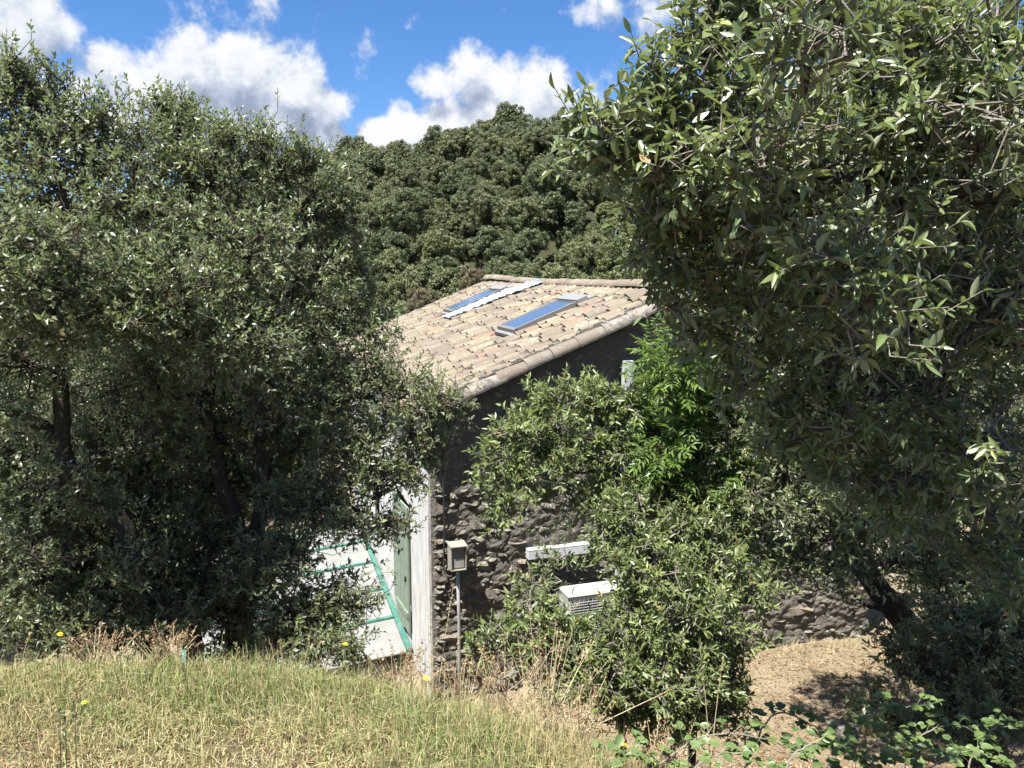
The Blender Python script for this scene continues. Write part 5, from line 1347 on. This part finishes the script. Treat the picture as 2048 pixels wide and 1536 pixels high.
# ------------------------------------------------------------------ flowers, stalks, dried weeds, brambles
def pixel_ground(px, py):
    d = ray(px, py)
    for t in np.linspace(1.2, 9, 800):
        p = d * t
        if p[2] < ground_z(p[0], p[1]): return p
    return d * 3
def build_small():
    r = np.random.default_rng(41)
    def head_mesh():
        m = MB(); n = 16
        for ring, (r0, r1, z0, z1) in enumerate(((.003, .0135, .004, .003), (.002, .009, .005, .008))):
            for k in range(n):
                a = k * 6.283 / n + ring * .2; da = .17
                m.add([(r0 * math.cos(a), r0 * math.sin(a), z0), (r1 * .7 * math.cos(a - da), r1 * .7 * math.sin(a - da), z1 + .001), (r1 * math.cos(a), r1 * math.sin(a), z1), (r1 * .7 * math.cos(a + da), r1 * .7 * math.sin(a + da), z1 + .001)], [(0, 1, 2, 3)], 0)
        t = MB()
        m.tube([(0, 0, -.010), (0, 0, -.002), (0, 0, .004)], [.0025, .0055, .006], 8, 1)
        return m.mesh('flower_head', [M['petal'], M['stem']])
    hm = head_mesh()
    fl = [(120, 1270, 2.95, .17, 'yellow hawkbit flower standing tallest at the far left of the crest'), (170, 1407, 2.62, .12, 'yellow hawkbit flower in dry grass above the dark seed stalks'), (348, 1353, 2.95, .06, 'low yellow hawkbit flower in the green grass at left'),
          (852, 1358, 2.75, .10, 'yellow hawkbit flower on the crest below the house corner'), (690, 1290, 3.0, .19, 'pale yellow flower standing before the milky roof panels'), (1250, 1494, 2.45, .07, 'yellow flower among dry grass below the shrub'), (1305, 1530, 2.40, .06, 'yellow flower at the bottom edge below the shrub'),
          (1714, 1512, 2.55, .16, 'yellow flower among bramble leaves at the bottom right'), (1812, 1509, 2.60, .15, 'orange yellow flower rightmost among the bramble leaves')]
    for px, py, Y, h, lab in fl:
        p = at(px, py, Y); gz = float(ground_z(p[0], p[1])); 
        b = np.array([p[0] + r.normal(0, .01), p[1] + r.normal(0, .01), min(gz, p[2] - .05)])
        o = thing('hawkbit_flower', lab, 'flower', b, 'yellow flowers in the grass')
        m = MB(); m.tube(smooth_path([b, (b + p) / 2 + np.array([r.normal(0, .006), 0, 0]), p], 8), np.linspace(.0017, .0013, 8), 5); m.build('stem', M['stem'], o)
        f = link('flower_head', hm, o, local=True); f.location = Vector((p - b).tolist()); f.rotation_euler = (r.normal(.25, .15), r.normal(0, .15), r.uniform(0, 6)); f.scale = (1.0, 1.0, 1.0)
    # dark seed stalks at the lower left
    for (px, py), (bx, by), lab in (((130, 1440), (115, 1560), 'dark seed stalk with an opened head, tallest in the middle of three'), ((119, 1422), (100, 1560), 'dark seed stalk with a closed bud, leftmost of three'), ((151, 1434), (128, 1560), 'dark seed stalk with a closed bud, rightmost of three')):
        Y = 1.95
        p, q = at(px, py, Y), at(bx, by, Y - .02); q[2] = min(q[2], float(ground_z(q[0], q[1])))
        o = thing('seed_stalk', lab, 'seed stalk', q, 'dark seed stalks at the lower left')
        m = MB(); m.tube(smooth_path([q, (p + q) / 2 + np.array([.006, 0, 0]), p], 10), np.linspace(.0017, .0013, 10), 6); m.build('stem', M['dark_stem'], o, smooth=True)
        m = MB()
        if 'opened' in lab:
            m.tube([p, p + [0, 0, .006], p + [0, 0, .014]], [.002, .004, .006], 8)
            a = r.uniform(0, 6.28, 60); e = r.uniform(.2, .9, 60)
            stems(m, np.repeat([p + np.array([0, 0, .012])], 60, 0), p + np.array([0, 0, .012]) + np.stack([np.cos(a) * .014, np.sin(a) * .014, e * .012], 1), np.full(60, .0004), np.full(60, .0003), 1)
        else: m.tube([p - [0, 0, .002], p + [0, 0, .003], p + [0, 0, .009], p + [0, 0, .012]], [.0015, .0042, .004, .0012], 8)
        m.build('seed_head', [M['dark_stem'], M['seed']], o)
    # pale grass stalks with loose spikes
    st = [((862, 1225), (868, 1400), 2.9), ((906, 1175), (870, 1400), 2.95), ((918, 1280), (905, 1420), 2.75), ((940, 1330), (925, 1430), 2.7), ((870, 1290), (850, 1400), 2.9), ((838, 1300), (845, 1400), 2.9), ((985, 1320), (960, 1440), 2.7), ((815, 1310), (800, 1390), 2.95), ((890, 1330), (880, 1420), 2.8),
          ((1445, 1320), (1415, 1560), 2.5), ((1400, 1290), (1430, 1470), 2.55), ((560, 1285), (545, 1360), 3.05), ((620, 1270), (600, 1360), 3.05), ((330, 1290), (300, 1350), 3.0), ((470, 1290), (480, 1360), 3.0), ((200, 1295), (190, 1350), 3.0), ((60, 1270), (50, 1340), 3.05), ((1120, 1400), (1100, 1520), 2.4), ((1060, 1390), (1030, 1500), 2.5), ((1180, 1440), (1190, 1540), 2.35)]
    for k, ((px, py), (bx, by), Y) in enumerate(st):
        p, q = at(px, py, Y), at(bx, by, Y); q[2] = min(q[2], float(ground_z(q[0], q[1])) - .005)
        lab = 'thin dry grass stalk with a loose seed spike on the crest of the bank'
        if k == 9: lab = 'longest straw coloured stalk standing in front of the shrub at right'
        if k == 10: lab = 'bent straw coloured stalk arching beside the longest one at right'
        o = thing('grass_stalk', lab, 'grass stalk', q, 'dry grass stalks on the bank')
        P = smooth_path([q, (p + q) / 2 + np.array([r.normal(0, .01), 0, .01]), p + np.array([0, 0, 0])], 14)
        m = MB(); m.tube(P, np.linspace(.0019, .0008, 14), 5); m.build('stem', M['straw'], o)
        n = 26
        i = r.integers(9, 14, n); a = r.uniform(0, 6.28, n); d = nrm(np.stack([np.cos(a) * .5, np.sin(a) * .5, r.uniform(.4, 1.2, n)], 1))
        no = nrm(np.cross(d, r.normal(0, 1, (n, 3))))
        m = MB(); put_leaves(m, dict(pos=P[i], dir=d, nor=no, len=r.uniform(.008, .018, n), wid=np.full(n, .35), tint=r.uniform(.6, .95, n), cur=np.full(n, 1.0)), 'coarse')
        m.build('spike', M['grass'], o, kind='stuff')
    # dried brown weeds
    for k, (px, py, Y, hgt, lab) in enumerate([(1085, 1420, 2.75, .26, 'bushy brown dried weed left of the shrub base, tallest'), (1000, 1430, 2.8, .18, 'orange brown dried weed at the right of the green grass'), (930, 1410, 2.85, .15, 'small brown dried weed below the meter pole'), (1150, 1470, 2.6, .16, 'brown dried weed under the shrub'), (800, 1385, 2.95, .13, 'pale brown dried weed below the conservatory'), (1320, 1500, 2.6, .14, 'low brown dried weed by the straw stalks'), (330, 1335, 3.05, .11, 'grey brown dried weed at the dark edge of the left grass'), (200, 1330, 3.05, .10, 'small grey brown dried weed at the far left grass edge')]):
        p = at(px, py, Y); b = np.array([p[0], p[1], float(ground_z(p[0], p[1]))])
        o = thing('dried_weed', lab, 'dried weed', b, 'dried weeds on the bank')
        hgt *= 1.55; n = 46
        top = b + np.stack([r.normal(0, hgt * .38, n), r.normal(0, hgt * .3, n), hgt * r.uniform(.45, 1.15, n)], 1)
        m = MB(); stems(m, np.repeat([b], n, 0) + r.normal(0, .02, (n, 3)) * [1, 1, 0], top, np.full(n, .0016), np.full(n, .0008), 0); s_ = m.build('stems', M['straw'], o); s_['kind'] = 'stuff'
        D = nrm(top - b + r.normal(0, .06, (n, 3)))
        L = shoots(top - D * hgt * .35, D, np.full(n, hgt * .42), 14, r, .016, .45, tint=r.normal(.55, .22, n))
        m = MB(); put_leaves(m, L, 'coarse'); f = m.build('dry_leaves', M['dry_leaf'], o); f['kind'] = 'stuff'
    # brambles along the bottom right
    canes = [([(1290, 1545), (1420, 1470), (1560, 1490), (1640, 1530)], 2.5), ([(1640, 1560), (1690, 1480), (1760, 1420), (1850, 1405)], 2.5), ([(1480, 1560), (1540, 1430), (1620, 1450), (1700, 1520)], 2.8),
             ([(1790, 1560), (1830, 1480), (1900, 1450), (1990, 1490)], 2.8), ([(1920, 1570), (1960, 1480), (2010, 1440), (2080, 1450)], 2.7), ([(1560, 1570), (1600, 1500), (1680, 1490), (1760, 1540)], 2.35), ([(1380, 1570), (1400, 1520), (1470, 1500), (1540, 1540)], 2.35), ([(1840, 1570), (1880, 1520), (1950, 1510), (2040, 1540)], 2.4), ([(1700, 1570), (1750, 1520), (1820, 1500), (1880, 1530)], 2.6),
             ([(1180, 1560), (1220, 1520), (1270, 1510), (1330, 1540)], 2.3)]
    places = ['arching low in front of the shrub base', 'rising highest towards the dark trunk', 'behind the others below the sunlit yard', 'before the dark trunk base', 'at the right edge of the picture', 'with large leaves at the middle of the bottom edge', 'at the bottom edge left of the yellow flower', 'at the bottom right corner', 'between the two yellow flowers', 'leftmost, among the dry grass']
    for (pts, Y), pl in zip(canes, places):
        W3 = [at(x, y, Y + .05 * i) for i, (x, y) in enumerate(pts)]
        P = smooth_path(W3, 26, .004, r)
        b = P[0].copy(); b[2] = min(b[2], float(ground_z(b[0], b[1])))
        o = thing('bramble', 'bramble cane with rounded green leaves ' + pl, 'bramble', b, 'brambles along the bottom right')
        m = MB(); m.tube(np.concatenate([[b - [0, 0, .01]], P]), np.linspace(.004, .0018, 27), 6); cn = m.build('cane', M['twig'], o, smooth=True)
        pos, ld, no, ln, tn = [], [], [], [], []
        for i in range(3, 26):
            for rep in range(1 + int(r.uniform() < .35)):
                a = r.uniform(0, 6.28); d = nrm(np.array([math.cos(a), math.sin(a) * .8, r.uniform(.1, .8)]))
                e = P[i] + d * r.uniform(.025, .06)
                stems_m = MB(); 
                t = np.clip(r.normal(.5, .2), 0, 1)
                for w in (-1, 0, 1):
                    dd = nrm(d * np.array([1, 1, .3]) + np.cross(d, [0, 0, 1.0]) * w * 1.1 + r.normal(0, .12, 3)); nn = np.array([0, -.25, 1.0]) + r.normal(0, .3, 3); nn = nrm(nn - (nn @ dd) * dd)
                    pos.append(e); ld.append(dd); no.append(nn); ln.append(r.uniform(.018, .040) * (1.15 if w == 0 else .9)); tn.append(t)
                pos.append(P[i])
                ld.append(d); no.append(nrm(np.cross(d, [1, 0, .3]))); ln.append(-np.linalg.norm(e - P[i])); tn.append(t)
        pos, ld, no, ln, tn = map(np.array, (pos, ld, no, ln, tn))
        pet = ln < 0
        m = MB(); stems(m, pos[pet], pos[pet] - ld[pet] * ln[pet][:, None], np.full(pet.sum(), .001), np.full(pet.sum(), .0008), 0); q = m.build('leaf_stalks', M['stem'], o); q['kind'] = 'stuff'
        L = dict(pos=pos[~pet], dir=ld[~pet], nor=no[~pet], len=ln[~pet], wid=np.full((~pet).sum(), .72), tint=tn[~pet], cur=r.uniform(.2, 1.6, (~pet).sum()))
        single_leaves(L, 'round', M['bramble_leaf'], cn, 200)
build_small()

def build_yard():
    r = np.random.default_rng(61)
    def rock(name, label, px, py, depth, size, mat, flat=.7):
        p = at(px, py, depth); b = np.array([p[0], p[1], float(ground_z(p[0], p[1])) - .03])
        nu, nv = 14, 9
        th = np.linspace(0, 2 * np.pi, nu, endpoint=False); ph = np.linspace(.06, np.pi - .06, nv)
        T, Ph = np.meshgrid(th, ph)
        R_ = 1 + .16 * np.sin(3 * T + r.uniform(0, 6)) * np.sin(2 * Ph) + .12 * np.sin(5 * T + r.uniform(0, 6)) + r.normal(0, .05, T.shape)
        V = np.stack([R_ * np.sin(Ph) * np.cos(T) * size, R_ * np.sin(Ph) * np.sin(T) * size * .8, R_ * np.cos(Ph) * size * flat], -1).reshape(-1, 3) + b + [0, 0, size * flat * .45]
        i = np.arange(nv - 1)[:, None] * nu; j = np.arange(nu)[None]; k = (j + 1) % nu
        m = MB(); m.add(V, np.stack([i + j, i + nu + j, i + nu + k, i + k], -1).reshape(-1, 4))
        for ring in (0, nv - 1):
            m.f.append((np.array([[ring * nu + q for q in (range(nu) if ring == 0 else range(nu - 1, -1, -1))]]), 0))
        tag(m.build(name, M[mat]), label, 'rock', 'rocks on the yard')
    rock('boulder', 'dark mossy boulder on the yard left of the leaning trunk', 1745, 1345, 9.4, .34, 'moss_stone', .75)
    rock('boulder', 'smaller dark boulder lying against the mossy one', 1690, 1385, 9.2, .2, 'stone', .7)
    # weeds along the foot of the wall and on the yard
    spots = [(r.uniform(4.2, 7.0), r.uniform(-.45, -.12)) for _ in range(9)] + [(r.uniform(3.4, 6.8), r.uniform(-2.6, -.6)) for _ in range(9)]
    for x, y in spots:
        p = hw(x, y, 0); b = np.array([p[0], p[1], float(ground_z(p[0], p[1]))])
        o = thing('dry_tuft', 'small dry grass tuft on the sunlit yard by the wall', 'tuft', b, 'dry tufts on the yard')
        n = 60; a = r.uniform(0, 6.28, n); h = r.uniform(.05, .2, n); l = r.uniform(.1, .7, n)
        tip = b + np.stack([np.cos(a) * h * l, np.sin(a) * h * l, h * (1 - .4 * l)], 1)
        m = MB(); stems(m, b + r.normal(0, .03, (n, 3)) * [1, 1, 0], tip, np.full(n, .003), np.full(n, .0008), 0); m.build('blades', M['straw'], o, kind='stuff')
build_yard()
